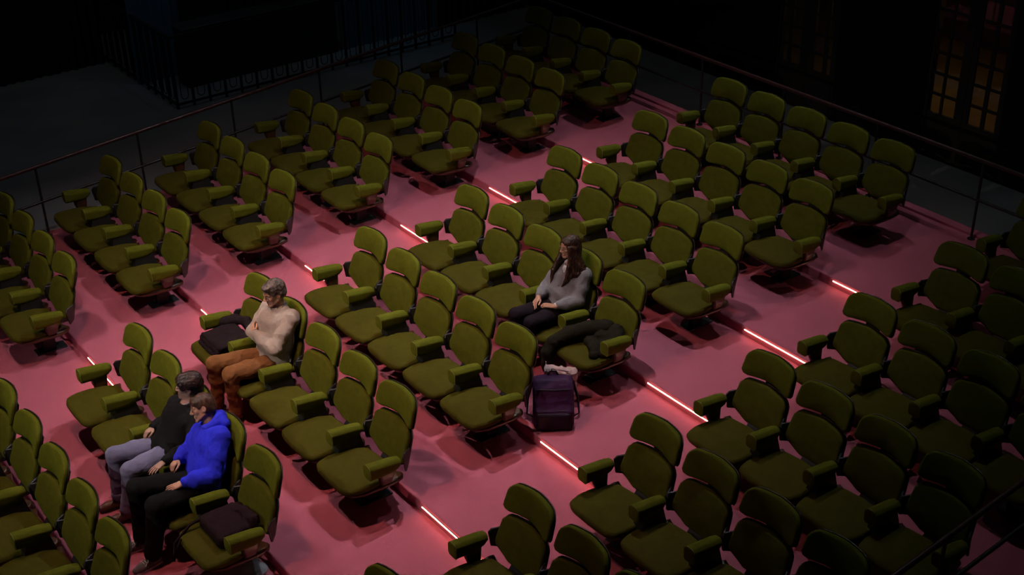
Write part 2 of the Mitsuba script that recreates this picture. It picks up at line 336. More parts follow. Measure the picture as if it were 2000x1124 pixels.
BACK = sym([(0, 0.758), (0.23, 0.740), (0.280, 0.700), (0.300, 0.50), (0.284, 0.455), (0.125, 0.365), (0, 0.360)])
BSHELL = sym([(0, 0.766), (0.236, 0.748), (0.290, 0.707), (0.311, 0.495), (0.292, 0.445), (0.13, 0.345), (0, 0.340)])
HEAD = sym([(0, 1.040), (0.23, 1.030), (0.284, 0.975), (0.300, 0.805), (0.280, 0.772), (0, 0.788)])
HSHELL = sym([(0, 1.043), (0.232, 1.033), (0.288, 0.977), (0.305, 0.800), (0.286, 0.765), (0, 0.781)])
PARTS = {}
def sshell_warp(u, v, w):
    x = np.abs(u) / 0.32; low = np.clip(-w / 0.04, 0, 1)
    return u * (1 - 0.10 * low), -0.5 + (v + 0.5) * (1 - 0.06 * low), 0.312 + w + 0.05 * np.clip((v + 0.40) / 0.24, 0, 1) ** 2 - 0.03 * (v + 0.56) - 1.6 * np.maximum(0, -(v + 0.74)) ** 2
PARTS['seat_cushion'] = mikit.ply(pad(SEAT, 0.045, 0.064, 0.030, 0.022, seat_warp), 'seat_velvet', smooth=True)
PARTS['seat_shell'] = mikit.ply(pad(SSHELL, 0.05, 0.075, 0.034, 0.0, sshell_warp), 'walnut', smooth=60)
PARTS['back_cushion'] = mikit.ply(pad(BACK, 0.042, 0.055, 0.026, 0.020, back_warp), 'back_velvet', smooth=True)
PARTS['back_shell'] = mikit.ply(pad(BSHELL, 0.045, 0.014, 0.007, 0.0, lambda u, v, w: back_warp(u, v, w - 0.034), nphi=4), 'dark_ply', smooth=60)
PARTS['headrest'] = mikit.ply(pad(HEAD, 0.058, 0.048, 0.024, 0.014, head_warp), 'velvet', smooth=True)
PARTS['headrest__headrest_shell'] = mikit.ply(pad(HSHELL, 0.060, 0.014, 0.007, 0.0, lambda u, v, w: head_warp(u, v, w - 0.030), nphi=4), 'dark_ply', smooth=60)
PARTS['headrest_bracket'] = mikit.ply(hull([(x, y, z) for x in (-0.075, 0.075) for y, z in ((-0.02, 0.70), (-0.055, 0.70), (0.03, 0.85), (-0.005, 0.85))]), 'black_metal')
PARTS['back_bracket'] = mikit.ply(hull([(x, y, z) for x in (-0.08, 0.08) for y, z in ((-0.125, 0.46), (-0.16, 0.46), (-0.20, 0.31), (-0.27, 0.31), (-0.15, 0.31))]), 'black_metal')
PARTS['pedestal'] = mikit.ply(rbox(-0.04, 0.04, -0.49, -0.35, 0.008, 0.30, 0.012), 'black_metal', smooth=40)
PARTS['base_plate'] = mikit.ply(rbox(-0.075, 0.085, -0.58, -0.24, 0.0, 0.014, 0.006), 'black_metal', smooth=40)
def arm_section(y, sx, z0, z1):
    q = Polygon([(-0.060 * sx, z0 + 0.022), (-0.045 * sx, z0), (0.045 * sx, z0), (0.060 * sx, z0 + 0.022), (0.060 * sx, z1 - 0.030), (0.030 * sx, z1), (-0.030 * sx, z1), (-0.060 * sx, z1 - 0.030)])
    q = q.buffer(-0.010).buffer(0.010, quad_segs=3)
    L = q.exterior.length; e = [q.exterior.interpolate(L * (i + 0.5) / 32).coords[0] for i in range(32)]
    return [[x, y, z] for x, z in e]
ARM_ST = [(-0.637, 0.88, 0.512, 0.630), (-0.630, 0.97, 0.500, 0.640), (-0.617, 1.0, 0.497, 0.643), (-0.50, 1.0, 0.488, 0.628), (-0.40, 1.0, 0.488, 0.615), (-0.345, 0.97, 0.503, 0.604), (-0.31, 0.86, 0.525, 0.595), (-0.297, 0.62, 0.548, 0.583)]
ARM = mikit.ply(loft([arm_section(*s) for s in ARM_ST]), 'velvet', smooth=60)
PIPE = mikit.ply(tube(arm_section(-0.629, 0.985, 0.499, 0.641), 0.0035, 5, closed=True), 'piping', smooth=True)
SUPPORT = mikit.ply(hull([(x, y, z) for x, ya, yb, z in ((0.040, -0.53, -0.34, 0.545), (0.036, -0.52, -0.36, 0.45), (0.066, -0.60, -0.30, 0.335)) for x in (-x, x) for y in (ya, yb)]), 'black_metal')
SUPPORT_END = {s: mikit.ply(to_tri(manifold3d.Manifold.batch_hull([manifold3d.Manifold.sphere(0.028, 14).translate([x, y, z]) for x, y, z in ((0, -0.50, 0.54), (0, -0.37, 0.54), (0, -0.49, 0.44), (0, -0.39, 0.44), (-0.022 * s, -0.47, 0.37), (-0.022 * s, -0.40, 0.37))])), 'walnut', smooth=50) for s in (-1, 1)}
EAR = {s: mikit.ply(to_tri(manifold3d.Manifold.batch_hull([manifold3d.Manifold.sphere(0.011, 10).translate([s * x, y, z]) for x, y, z in ((0.27, -0.175, 0.42), (0.27, -0.130, 0.60), (0.335, -0.235, 0.42), (0.338, -0.255, 0.56), (0.325, -0.235, 0.59))])), 'black_metal', smooth=50) for s in (-1, 1)}

ROWNAME = ['front row', 'row of the two young men', 'row of the man with crossed arms', 'row in front of the woman', 'row of the woman', 'row behind the woman', 'last row but one', 'back row']
ORD = ['first', 'second', 'third', 'fourth', 'fifth']
BLOCKNAME = {'L': 'far block', 'M': 'middle block', 'R': 'near block'}
OCC = {('M', 2, 1): 'under the man with crossed arms', ('M', 1, 2): 'under the young man in black sweater', ('M', 1, 3): 'under the young man in the blue hoodie', ('M', 4, 3): 'under the long-haired woman',
       ('M', 1, 4): 'with a dark bag on it', ('M', 2, 0): 'with a folded dark coat on it', ('M', 4, 4): 'with a dark jacket draped over it'}
def project(q):
    d = np.asarray(q, float) - CAM; up_ = -up
    z = d @ fw; rr = np.cross(fw, up)
    return 1000 + FOCAL * (d @ rr) / z, 562 - FOCAL * (d @ up) / z
def seat_pos(b, r, i): return np.array([BLOCKS[b][0] + i * PITCH_X, r * ROW, r * STEP])
SEATS = {}
for b in 'LMR':
    for r in range(8):
        for i in range(BLOCKS[b][1]):
            o = seat_pos(b, r, i)
            pp = [project(o + d) for d in ((-0.33, -0.85, 0.4), (0.39, -0.85, 0.4), (0.3, 0, 1.02), (-0.3, 0, 1.02), (0, -0.4, 0))]
            if max(q[0] for q in pp) < 2 or min(q[0] for q in pp) > 1998 or max(q[1] for q in pp) < 2 or min(q[1] for q in pp) > 1122: continue
            if b == 'L': where = f'{ORD[i]} from far rail' if i < 3 else 'at the far aisle'
            elif b == 'M': where = ['at the far aisle', 'second from far aisle', 'in the centre', 'second from near aisle', 'at the near aisle'][i]
            else: where = 'at the near aisle' if i == 0 else f'{ORD[i]} from near aisle'
            lab = f'olive velvet seat {OCC[b, r, i]}' if (b, r, i) in OCC else f'empty olive seat {where}, {BLOCKNAME[b]}, {ROWNAME[r]}'
            k = thing('cinema_seat', lab, 'seat', 'olive velvet cinema seats in rows')
            SEATS[b, r, i] = k
            M = T().translate(o.tolist())
            for nm, sh in PARTS.items(): put(k, nm, sh, M)
            for s in ((-1, 1) if i == 0 else (1,)):
                end = (s == -1) or i == BLOCKS[b][1] - 1
                A = T().translate((o + [s * 0.33, 0, 0]).tolist())
                a = put(k, 'armrest', ARM, A); put(a, 'piping', PIPE, A)
                put(a, 'support', SUPPORT_END[s] if end else SUPPORT, A)
            put(k, 'arm_bracket', EAR[1], M); put(k, 'arm_bracket', EAR[-1], M)

# ------------------------------------------------------------------ people: smooth fields of bones and ellipsoids, meshed by surface nets
class Field:
    def __init__(s, lo, hi, h):
        s.lo, s.h = np.array(lo, float), h
        s.n = np.ceil((np.array(hi, float) - s.lo) / h).astype(int) + 1
        s.f = np.full(s.n, 0.5, np.float32)
    def sub(s, lo, hi):
        a = np.clip(np.floor((np.array(lo) - s.lo) / s.h).astype(int), 0, s.n); b = np.clip(np.ceil((np.array(hi) - s.lo) / s.h).astype(int) + 1, 0, s.n)
        if (b <= a).any(): return None, None
        g = [s.lo[i] + s.h * np.arange(a[i], b[i], dtype=np.float32) for i in range(3)]
        return tuple(slice(a[i], b[i]) for i in range(3)), (g[0][:, None, None], g[1][None, :, None], g[2][None, None, :])
    def join(s, sl, d, k, cut=False):
        f = s.f[sl]
        if cut:
            h = np.clip(0.5 - 0.5 * (f + d) / k, 0, 1); s.f[sl] = f * (1 - h) - d * h + k * h * (1 - h)
        else:
            h = np.clip(0.5 + 0.5 * (f - d) / k, 0, 1); s.f[sl] = f * (1 - h) + d * h - k * h * (1 - h)
    def bone(s, a, b, r1, r2, k=0.02, cut=False):
        a, b = np.array(a, float), np.array(b, float); R = max(r1, r2) + 2.5 * k + 2 * s.h
        sl, g = s.sub(np.minimum(a, b) - R, np.maximum(a, b) + R)
        if sl is None: return
        ab = b - a; L2 = max(ab @ ab, 1e-12)
        t = np.clip(((g[0] - a[0]) * ab[0] + (g[1] - a[1]) * ab[1] + (g[2] - a[2]) * ab[2]) / L2, 0, 1)
        d = np.sqrt((g[0] - a[0] - t * ab[0]) ** 2 + (g[1] - a[1] - t * ab[1]) ** 2 + (g[2] - a[2] - t * ab[2]) ** 2) - (r1 + (r2 - r1) * t)
        s.join(sl, d, k, cut)
    def chain(s, pts, rs, k=0.02):
        for i in range(len(pts) - 1): s.bone(pts[i], pts[i + 1], rs[i], rs[i + 1], k)
    def ell(s, c, M, r, k=0.02, cut=False):
        c, r = np.array(c, float), np.array(r, float); R = r.max() + 2.5 * k + 2 * s.h
        sl, g = s.sub(c - R, c + R)
        if sl is None: return
        q = [((g[0] - c[0]) * M[0][i] + (g[1] - c[1]) * M[1][i] + (g[2] - c[2]) * M[2][i]) for i in range(3)]
        k0 = np.sqrt(sum((q[i] / r[i]) ** 2 for i in range(3))); k1 = np.sqrt(sum((q[i] / r[i] ** 2) ** 2 for i in range(3)))
        s.join(sl, k0 * (k0 - 1) / np.maximum(k1, 1e-9), k, cut)
    def cut_plane(s, p, n, k=0.006):
        """keeps what lies on the far side of the plane from its normal"""
        p, n = np.array(p, float), np.array(n, float); n /= np.linalg.norm(n)
        sl, g = s.sub(s.lo, s.lo + s.h * s.n)
        d = -((g[0] - p[0]) * n[0] + (g[1] - p[1]) * n[1] + (g[2] - p[2]) * n[2])
        s.join(sl, d, k, cut=True)
    def wobble(s, amp, freq, seed=0):
        return s
    def shut(s):
        """closes the surface where it leaves the grid"""
        for ax in range(3):
            for e in (0, 1, -1, -2):
                i = [slice(None)] * 3; i[ax] = e; s.f[tuple(i)] = np.maximum(s.f[tuple(i)], s.h * 0.3)
    def mesh(s):
        s.shut(); F = s.f; neg = F < 0
        n = F.shape
        c = sum(neg[i:n[0] - 1 + i, j:n[1] - 1 + j, l:n[2] - 1 + l].astype(np.int8) for i in (0, 1) for j in (0, 1) for l in (0, 1))
        act = (c > 0) & (c < 8); idx = np.full(act.shape, -1, np.int64); ii = np.argwhere(act); idx[act] = np.arange(len(ii))
        acc, cnt = np.zeros((len(ii), 3)), np.zeros(len(ii))
        cor = [(i, j, l) for i in (0, 1) for j in (0, 1) for l in (0, 1)]
        for a in cor:
            for ax in range(3):
                if a[ax]: continue
                b = list(a); b[ax] = 1
                fa = F[ii[:, 0] + a[0], ii[:, 1] + a[1], ii[:, 2] + a[2]].astype(float); fb = F[ii[:, 0] + b[0], ii[:, 1] + b[1], ii[:, 2] + b[2]].astype(float)
                m = (fa < 0) != (fb < 0); t = np.where(m, fa / np.where(m, fa - fb, 1), 0)
                q = np.tile(np.array(a, float), (len(ii), 1)); q[:, ax] += t
                acc[m] += q[m]; cnt[m] += 1
        V = s.lo + s.h * (ii + acc / cnt[:, None])
        Q = []
        for ax in range(3):
            u, v = (ax + 1) % 3, (ax + 2) % 3
            sl0 = [slice(None)] * 3; sl1 = [slice(None)] * 3; sl0[ax] = slice(0, -1); sl1[ax] = slice(1, None)
            e = np.argwhere(neg[tuple(sl0)] != neg[tuple(sl1)])
            e = e[(e[:, u] > 0) & (e[:, v] > 0) & (e[:, u] < n[u] - 1) & (e[:, v] < n[v] - 1)]
            def at(du, dv):
                k = e.copy(); k[:, u] -= du; k[:, v] -= dv; return idx[k[:, 0], k[:, 1], k[:, 2]]
            q = np.stack([at(1, 1), at(0, 1), at(0, 0), at(1, 0)], 1)
            flip = ~neg[e[:, 0], e[:, 1], e[:, 2]]
            q[flip] = q[flip][:, ::-1]; Q.append(q)
        Q = np.vstack(Q)
        return trimesh.Trimesh(V, np.vstack([Q[:, [0, 1, 2]], Q[:, [0, 2, 3]]]), process=False)
def tetra_mesh(F):
    """marching tetrahedra: always closed, also where two fingers touch"""
    f = F.f.astype(float); f[f == 0] = 1e-7; n = np.array(f.shape)
    C = np.array([(i, j, l) for i in (0, 1) for j in (0, 1) for l in (0, 1)])
    neg = f < 0
    c = sum(neg[i:n[0] - 1 + i, j:n[1] - 1 + j, l:n[2] - 1 + l].astype(np.int8) for i, j, l in C)
    cell = np.argwhere((c > 0) & (c < 8))
    fl = f.ravel(); st = np.array([n[1] * n[2], n[2], 1])
    out = []
    for t in ((0, 4, 6, 7), (0, 6, 2, 7), (0, 2, 3, 7), (0, 3, 1, 7), (0, 1, 5, 7), (0, 5, 4, 7)):
        I = np.stack([(cell + C[k]) @ st for k in t], 1); S = fl[I] < 0; code = S @ np.array([1, 2, 4, 8])
        for m in range(1, 15):
            sel = I[code == m]
            if not len(sel): continue
            ins = [k for k in range(4) if m >> k & 1]; o = [k for k in range(4) if not m >> k & 1]
            if len(ins) in (1, 3):
                p, rest = (ins[0], o) if len(ins) == 1 else (o[0], ins)
                tr = [[(p, rest[0]), (p, rest[1]), (p, rest[2])]]
            else:
                a, b2 = ins; c2, d = o
                tr = [[(a, c2), (a, d), (b2, d)], [(a, c2), (b2, d), (b2, c2)]]
            for q in tr: out.append((np.stack([np.sort(np.stack([sel[:, u], sel[:, v]], 1), 1) for u, v in q], 1), sel[:, ins[0]], sel[:, o[0]]))
    E = np.concatenate([x[0] for x in out]); gi = np.concatenate([x[1] for x in out]); go = np.concatenate([x[2] for x in out])
    key = E[..., 0] * len(fl) + E[..., 1]; uq, inv = np.unique(key, return_inverse=True); inv = inv.reshape(key.shape)
    a, b = uq // len(fl), uq % len(fl); pos = lambda i: F.lo + F.h * np.stack(np.unravel_index(i, f.shape), 1)
    w = np.clip(fl[a] / (fl[a] - fl[b]), 0.02, 0.98); V = pos(a) * (1 - w)[:, None] + pos(b) * w[:, None]
    T3 = inv; nr = np.cross(V[T3[:, 1]] - V[T3[:, 0]], V[T3[:, 2]] - V[T3[:, 0]])
    fl_ = (nr * (pos(go) - pos(gi))).sum(1) < 0; T3 = T3.copy(); T3[fl_] = T3[fl_][:, ::-1]
    return trimesh.Trimesh(V, T3, process=False)
def field_solid(F):
    """the field's largest closed body"""
    q = solid(F.mesh())
    if q.status() != manifold3d.Error.NoError or q.num_tri() < 100: q = solid(tetra_mesh(F)).simplify(0.0005)
    if q.num_tri() < 100: raise ValueError('no closed body')
    return max(q.decompose(), key=lambda x: x.num_tri())
def solid(m): return manifold3d.Manifold(manifold3d.Mesh(np.asarray(m.vertices, np.float32), np.asarray(m.faces, np.uint32)))
def biggest(m):
    parts = m.split(only_watertight=False)
    return max(parts, key=lambda q: len(q.faces)) if len(parts) > 1 else m
def ruffle(m, amp, freq, seed, stretch=(1, 1, 1)):
    """cloth folds: moves the vertices along their normals by ridged noise"""
    v = np.array(m.vertices); n = np.array(m.vertex_normals)
    q = meshkit.fbm(v * np.array(stretch) * freq, 3, seed); r = 1 - np.abs(2 * q - 1) * 2
    return trimesh.Trimesh(v + n * (amp * (r - 0.4))[:, None], m.faces, process=False)
def frame(fwd, upish):
    """columns: left, forward, up"""
    f = np.array(fwd, float); f /= np.linalg.norm(f); u = np.array(upish, float); u -= f * (u @ f); u /= np.linalg.norm(u)
    return np.stack([np.cross(u, f), f, u], 1)
def head_field(F, c, M, s=1.0, jaw=1.0):
    def P(x, y, z): return np.array(c) + M @ (np.array([x, y, z]) * s)
    E = lambda x, y, z, r, k=0.02, cut=False: F.ell(P(x, y, z), M, np.array(r) * s, k, cut)
    B = lambda a, b, r1, r2, k=0.01, cut=False: F.bone(P(*a), P(*b), r1 * s, r2 * s, k, cut)
    E(0, -0.018, 0.034, (0.074, 0.096, 0.086)); E(0, 0.030, -0.030, (0.060 * jaw, 0.062, 0.080)); E(0, 0.045, 0.045, (0.058, 0.050, 0.055))
    for x in (-1, 1):
        B((x * 0.054 * jaw, 0.0, -0.055), (x * 0.020, 0.072, -0.098), 0.018, 0.016, 0.02)
        E(x * 0.043, 0.064, -0.018, (0.022, 0.020, 0.020), 0.02)
        B((x * 0.012, 0.089, 0.020), (x * 0.045, 0.072, 0.022), 0.010, 0.010, 0.012)
        E(x * 0.033, 0.098, 0.004, (0.017, 0.014, 0.011), 0.010, cut=True)
        E(x * 0.032, 0.076, 0.002, (0.0135, 0.0125, 0.0125), 0.004)
        E(x * 0.011, 0.100, -0.031, (0.009, 0.011, 0.008), 0.006)
        E(x * 0.076, -0.008, -0.008, (0.010, 0.020, 0.033), 0.006); E(x * 0.085, -0.002, -0.006, (0.006, 0.011, 0.020), 0.004, cut=True)
    E(0, 0.076, -0.103, (0.020, 0.018, 0.016), 0.02)
    B((0, 0.088, 0.016), (0, 0.113, -0.026), 0.008, 0.011, 0.010)
    B((-0.019, 0.086, -0.062), (0.019, 0.086, -0.062), 0.0068, 0.0068, 0.006); B((-0.015, 0.086, -0.074), (0.015, 0.086, -0.074), 0.0080, 0.0080, 0.006)
    B((-0.02, 0.100, -0.068), (0.02, 0.100, -0.068), 0.0028, 0.0028, 0.003, cut=True)
    return P
def hand(w, fwd, back, side, curl=(0.25, 0.35, 0.2), spread=0.10, s=1.0, h=0.0032, thumb=0.5, wrist=0.03):
    """a hand from the wrist w along fwd, back = normal of its back; side = +1 when the thumb is towards the frame's left. Five separate fingers."""
    M = frame(fwd, back); w = np.array(w, float)
    P = lambda x, y, z: w + M @ (np.array([x * side, y, z]) * s)
    lo = w - 0.16 * s - 0.05; F = Field(w - 0.22 * s, w + 0.22 * s, h)
    F.bone(P(0, -wrist, 0), P(0, 0.008, 0), 0.025 * s, 0.024 * s, 0.01)
    for x, y in ((0.026, 0.082), (0.008, 0.086), (-0.010, 0.083), (-0.027, 0.075)): F.bone(P(x * 0.55, 0.01, 0), P(x, y, 0.001), 0.0165 * s, 0.0118 * s, 0.008)
    for i, (x, y, L) in enumerate(((0.028, 0.086, 0.072), (0.009, 0.091, 0.080), (-0.010, 0.088, 0.074), (-0.028, 0.080, 0.058))):
        a = np.array([x, y, 0.002]); ang = 0.0; yaw = spread * (x / 0.028)
        c = [q * (1 + 0.12 * i) for q in curl]; r = 0.0092 - 0.0004 * i
        for j, fr in enumerate((0.46, 0.30, 0.24)):
            ang += c[j]; d = np.array([math.sin(yaw) * math.cos(ang), math.cos(yaw) * math.cos(ang), -math.sin(ang)]); b = a + d * L * fr
            F.bone(P(*a), P(*b), r * s, (r - 0.0008) * s, 0.0025); a, r = b, r - 0.0008
    a = np.array([0.020, 0.018, -0.006]); b = np.array([0.044, 0.048, -0.012 - 0.010 * thumb]); c2 = np.array([0.052 - 0.012 * thumb, 0.078, -0.018 - 0.014 * thumb]); d = np.array([0.050 - 0.022 * thumb, 0.102, -0.022 - 0.018 * thumb])
    F.bone(P(*a), P(*b), 0.016 * s, 0.0120 * s, 0.008); F.bone(P(*b), P(*c2), 0.0112 * s, 0.0100 * s, 0.003); F.bone(P(*c2), P(*d), 0.0100 * s, 0.0085 * s, 0.003)
    return field_solid(F)
def skin_material(name, col):
    def fn(p, n, uv): return mix([c * 0.86 for c in col], [min(1, c * 1.10) for c in col], fbm(p.x * 55, p.y * 55, p.z * 55))
    scene[name] = two({'type': 'principled', 'base_color': proc(fn), 'roughness': 0.5, 'specular': 0.4}); return name
def cloth_material(name, col, freq=220, rough=0.9, var=0.22, sheen=0.3):
    def fn(p, n, uv):
        f = 0.6 * fbm(p.x * freq, p.y * freq, p.z * freq, octaves=2) + 0.4 * fbm(p.x * 14, p.y * 14, p.z * 14)
        return mix([c * (1 - var) for c in col], [c * (1 + var) for c in col], f)
    scene[name] = two({'type': 'principled', 'base_color': proc(fn), 'roughness': rough, 'specular': 0.15, 'sheen': sheen, 'sheen_tint': 0.5}); return name
V3 = lambda *a: np.array(a, float)
class Person:
    """Joints are given in the seat's own coordinates; 'left' (+x) is the side towards the near aisle."""
    def __init__(s, key, seat, J, skin, head_c, head_M, hs=1.0, hands=(), torso_r=1.0):
        s.key, s.o, s.J = key, seat_pos(*seat), {k: np.array(v, float) + seat_pos(*seat) for k, v in J.items()}
        s.hc, s.hM, s.hs, s.tr = np.array(head_c, float) + s.o, head_M, hs, torso_r
        J = s.J
        F = Field(s.o + [-0.75, -1.35, -0.02], s.o + [0.75, 0.2, 1.15], 0.012)      # the body under the clothes
        s.torso(F, 0.0); s.legs(F, 0.0)
        for a in 'LR':
            F.chain([J['sh' + a], J['el' + a], J['wr' + a]], [0.048, 0.040, 0.028], 0.02)
        nb = J['neck']
        F.bone(nb, J['chest'], 0.056, 0.06, 0.03)
        body = field_solid(F)
        H = Field(s.hc - 0.24, s.hc + 0.20, 0.0034)
        s.P = head_field(H, s.hc, head_M, hs)
        H.bone(s.P(0, -0.022, -0.045), nb + (nb - s.hc) * 0.15, 0.052 * hs, 0.056, 0.02)
        body = body + field_solid(H)
        for hm in hands: body = body + hm
        m = to_tri(body); v = np.array(m.vertices)
        loc = (v - s.hc) @ head_M / hs
        col = np.ones((len(v), 3))                                                   # the lips are a redder skin
        lip = np.exp(-((loc[:, 0] / 0.020) ** 2 + ((loc[:, 2] + 0.068) / 0.010) ** 2 + ((loc[:, 1] - 0.094) / 0.012) ** 2) ** 2)
        col *= 1 - lip[:, None] * np.array([0.18, 0.42, 0.36])
        put(key, 'body', mikit.ply(m, skin, smooth=True))
        for x in (-1, 1):
            e = put(key, 'eye', mikit.ply(trimesh.creation.icosphere(2, 0.0128 * hs).apply_transform(trimesh.transformations.translation_matrix(s.P(x * 0.032, 0.0772, 0.002))), 'eye_white', smooth=True))
            put(e, 'iris', mikit.ply(trimesh.creation.icosphere(2, 0.0066 * hs).apply_transform(trimesh.transformations.translation_matrix(s.P(x * 0.0325, 0.0845, 0.001))), 'eye_dark', smooth=True))
        lm = [tube([s.P(x, y, z) for x, y, z in ((-0.021, 0.0890, zz), (-0.010, 0.0935, zz + 0.0015), (0, 0.0945, zz), (0.010, 0.0935, zz + 0.0015), (0.021, 0.0890, zz))], [0.001, rr, rr, rr, 0.001], 6) for zz, rr in ((-0.0630, 0.0036), (-0.0735, 0.0042))]
        put(key, 'lips', mikit.ply(cat(*lm), 'lip_' + skin, smooth=True))
    def brows(s, mat, th=0.0042, z=0.026):
        for x in (-1, 1):
            put(s.key, 'eyebrow', mikit.ply(tube([s.P(x * a, b, z + c) for a, b, c in ((0.014, 0.098, -0.002), (0.026, 0.0965, 0.003), (0.040, 0.089, 0.003), (0.050, 0.079, -0.003))], [th * 0.8, th, th * 0.9, 0.001], 6), mat, smooth=True))
    def torso(s, F, g, low=None):
        J = s.J; t = s.tr
        hip, waist, chest = J['hip'], J['waist'], J['chest']
        ax = J['shL'] - J['shR']; ax = ax / np.linalg.norm(ax)
        k = 0.04
        for q, w, r in ((hip, 0.085, 0.105), (waist, 0.065, 0.105), (chest, 0.085, 0.110)):
            F.bone(q - ax * w, q + ax * w, (r + g) * t, (r + g) * t, k)
        for a, b, w in ((hip, waist, 0.07), (waist, chest, 0.075)):
            for x in (-1, 0, 1): F.bone(a + ax * w * x, b + ax * w * x, (0.105 + g) * t, (0.108 + g) * t, k)
        F.bone(J['shL'], J['shR'], 0.058 + g, 0.058 + g, 0.05)
        F.bone(J['chest'], J['neck'], 0.085 + g, 0.055 + g, 0.05)
    def legs(s, F, g, to=1.0, r=(0.088, 0.060, 0.040), k=0.025):
        J = s.J
        for a in 'LR':
            h = J['hip'] + (0.085 if a == 'L' else -0.085) * V3(1, 0, 0) + V3(0, -0.02, -0.015)
            kn, an = J['kn' + a], J['an' + a]
            F.chain([h, h * 0.4 + kn * 0.6, kn, kn * 0.62 + an * 0.38 + V3(0, 0.014, 0), kn * (1 - to) + an * to], [r[0] + g, r[0] * 0.86 + g, r[1] + g, r[1] * 0.95 + g, r[2] + g], k)
    def sweater(s, mat, name, g=0.018, hem=0.06, folds=0.010, seed=1, cuff=0.93, label=None, loose=0.0):
        J = s.J
        F = Field(np.minimum.reduce(list(J.values())) - 0.25, np.maximum.reduce(list(J.values())) + 0.2, 0.0072)
        s.torso(F, g)
        for a in 'LR':
            w = J['el' + a] + (J['wr' + a] - J['el' + a]) * cuff
            F.chain([J['sh' + a], J['sh' + a] * 0.5 + J['el' + a] * 0.5, J['el' + a], J['el' + a] * 0.4 + w * 0.6, w], [0.060 + g, 0.052 + g + loose, 0.046 + g + loose, 0.042 + g + loose, 0.032 + g * 0.7], 0.028)
        up = J['neck'] - J['waist']; up /= np.linalg.norm(up)
        hd = s.hc - J['neck']; hd /= np.linalg.norm(hd); Mn = frame((0, -1, 0), hd)
        F.ell(J['neck'] + hd * 0.060, Mn, (0.105, 0.110, 0.060), 0.008, cut=True)      # the neckline
        sl = V3(0, -0.55, 0.12)
        F.cut_plane(J['hip'] + V3(0, -0.02, -0.075), V3(0, -0.35, -1.0), 0.01)                      # the hem
        m = ruffle(ruffle(biggest(F.mesh()), folds, 8, seed, (1, 1, 0.6)), folds * 0.30, 22, seed + 50, (1, 1, 0.5))
        k = put(s.key, name, mikit.ply(m, mat, smooth=True), label=label)
        put(k, 'neckband', mikit.ply(tube([J['neck'] + hd * (0.004 - 0.020 * math.sin(a)) + Mn @ V3(0.068 * math.cos(a), 0.072 * math.sin(a), 0) for a in np.linspace(0, 2 * np.pi, 30, endpoint=False)], 0.0125, 8, closed=True), mat, smooth=True))
        for a in 'LR':
            w = J['el' + a] + (J['wr' + a] - J['el' + a]) * cuff; u = (J['wr' + a] - J['el' + a]) / np.linalg.norm(J['wr' + a] - J['el' + a])
            put(k, 'cuff', mikit.ply(tube([w - u * 0.02, w + u * 0.012, w + u * 0.036, w + u * 0.040], [0.034 + g * 0.6, 0.033 + g * 0.6, 0.031 + g * 0.5, 0.022], 14), mat, smooth=True))
        return k
    def trousers(s, mat, name='trousers', g=0.014, to=0.94, folds=0.008, seed=5, label=None, r=(0.088, 0.064, 0.050)):
        J = s.J; q = [J[k] for k in ('hip', 'knL', 'knR', 'anL', 'anR')]
        F = Field(np.minimum.reduce(q) - 0.2, np.maximum.reduce(q) + 0.22, 0.0075)
        s.legs(F, g, to, r)
        F.bone(J['hip'] - V3(0.075, 0, 0), J['hip'] + V3(0.075, 0, 0), 0.105 + g * 0.5, 0.105 + g * 0.5, 0.03)
        F.bone(J['hip'] + V3(0, 0, 0.0), J['hip'] * 0.5 + J['waist'] * 0.5, 0.105, 0.10, 0.03)
        m = ruffle(ruffle(biggest(F.mesh()), folds, 9, seed, (1, 0.6, 0.8)), folds * 0.3, 24, seed + 50, (1, 0.6, 0.7))
        return put(s.key, name, mikit.ply(m, mat, smooth=True), label=label)
    def shoes(s, mat, sole, label=None, toe=None, laces=None, stripes=None, socks=None):
        for a in 'LR':
            an = s.J['an' + a]; tp = s.J['toe' + a]; fl = s.o[2]
            d = tp - an; d[2] = 0; d /= np.linalg.norm(d); M = frame(d, [0, 0, 1]); z = fl
            P = lambda x, y, zz: V3(an[0], an[1], z) + M @ V3(x, y, zz)
            F = Field(V3(an[0], an[1], z) - 0.26, V3(an[0], an[1], z) + 0.28, 0.006)
            F.chain([P(0, -0.045, 0.050), P(0, 0.03, 0.052), P(0, 0.12, 0.044), P(0, 0.175, 0.040)], [0.036, 0.038, 0.040, 0.030], 0.02)
            F.bone(P(0, -0.02, 0.06), P(0, 0.0, 0.105), 0.038, 0.040, 0.02)
            F.bone(P(0, -0.005, 0.11), P(0, 0.0, 0.2), 0.034, 0.036, 0.006, cut=True)
            F.cut_plane(P(0, 0, 0.018), (0, 0, -1), 0.004)
            sh = put(s.key, 'shoe', mikit.ply(biggest(F.mesh()), mat, smooth=True), label=label)
            so = Polygon([(-0.032, -0.075), (0.032, -0.075), (0.036, 0.0), (0.042, 0.11), (0.030, 0.19), (-0.030, 0.19), (-0.042, 0.11), (-0.036, 0.0)]).buffer(-0.02).buffer(0.022)
            e = trimesh.creation.extrude_polygon(so, 0.022); X = np.eye(4); X[:3, :3] = M; X[:3, 3] = P(0, 0, 0.001); e.apply_transform(X)
            put(sh, 'sole', mikit.ply(e, sole, smooth=40))
            if socks: put(s.key, 'sock', mikit.ply(tube([P(0, -0.005, 0.06), P(0, -0.003, 0.10), P(0, 0.0, 0.16)], [0.014, 0.015, 0.016], 14), socks, smooth=True))
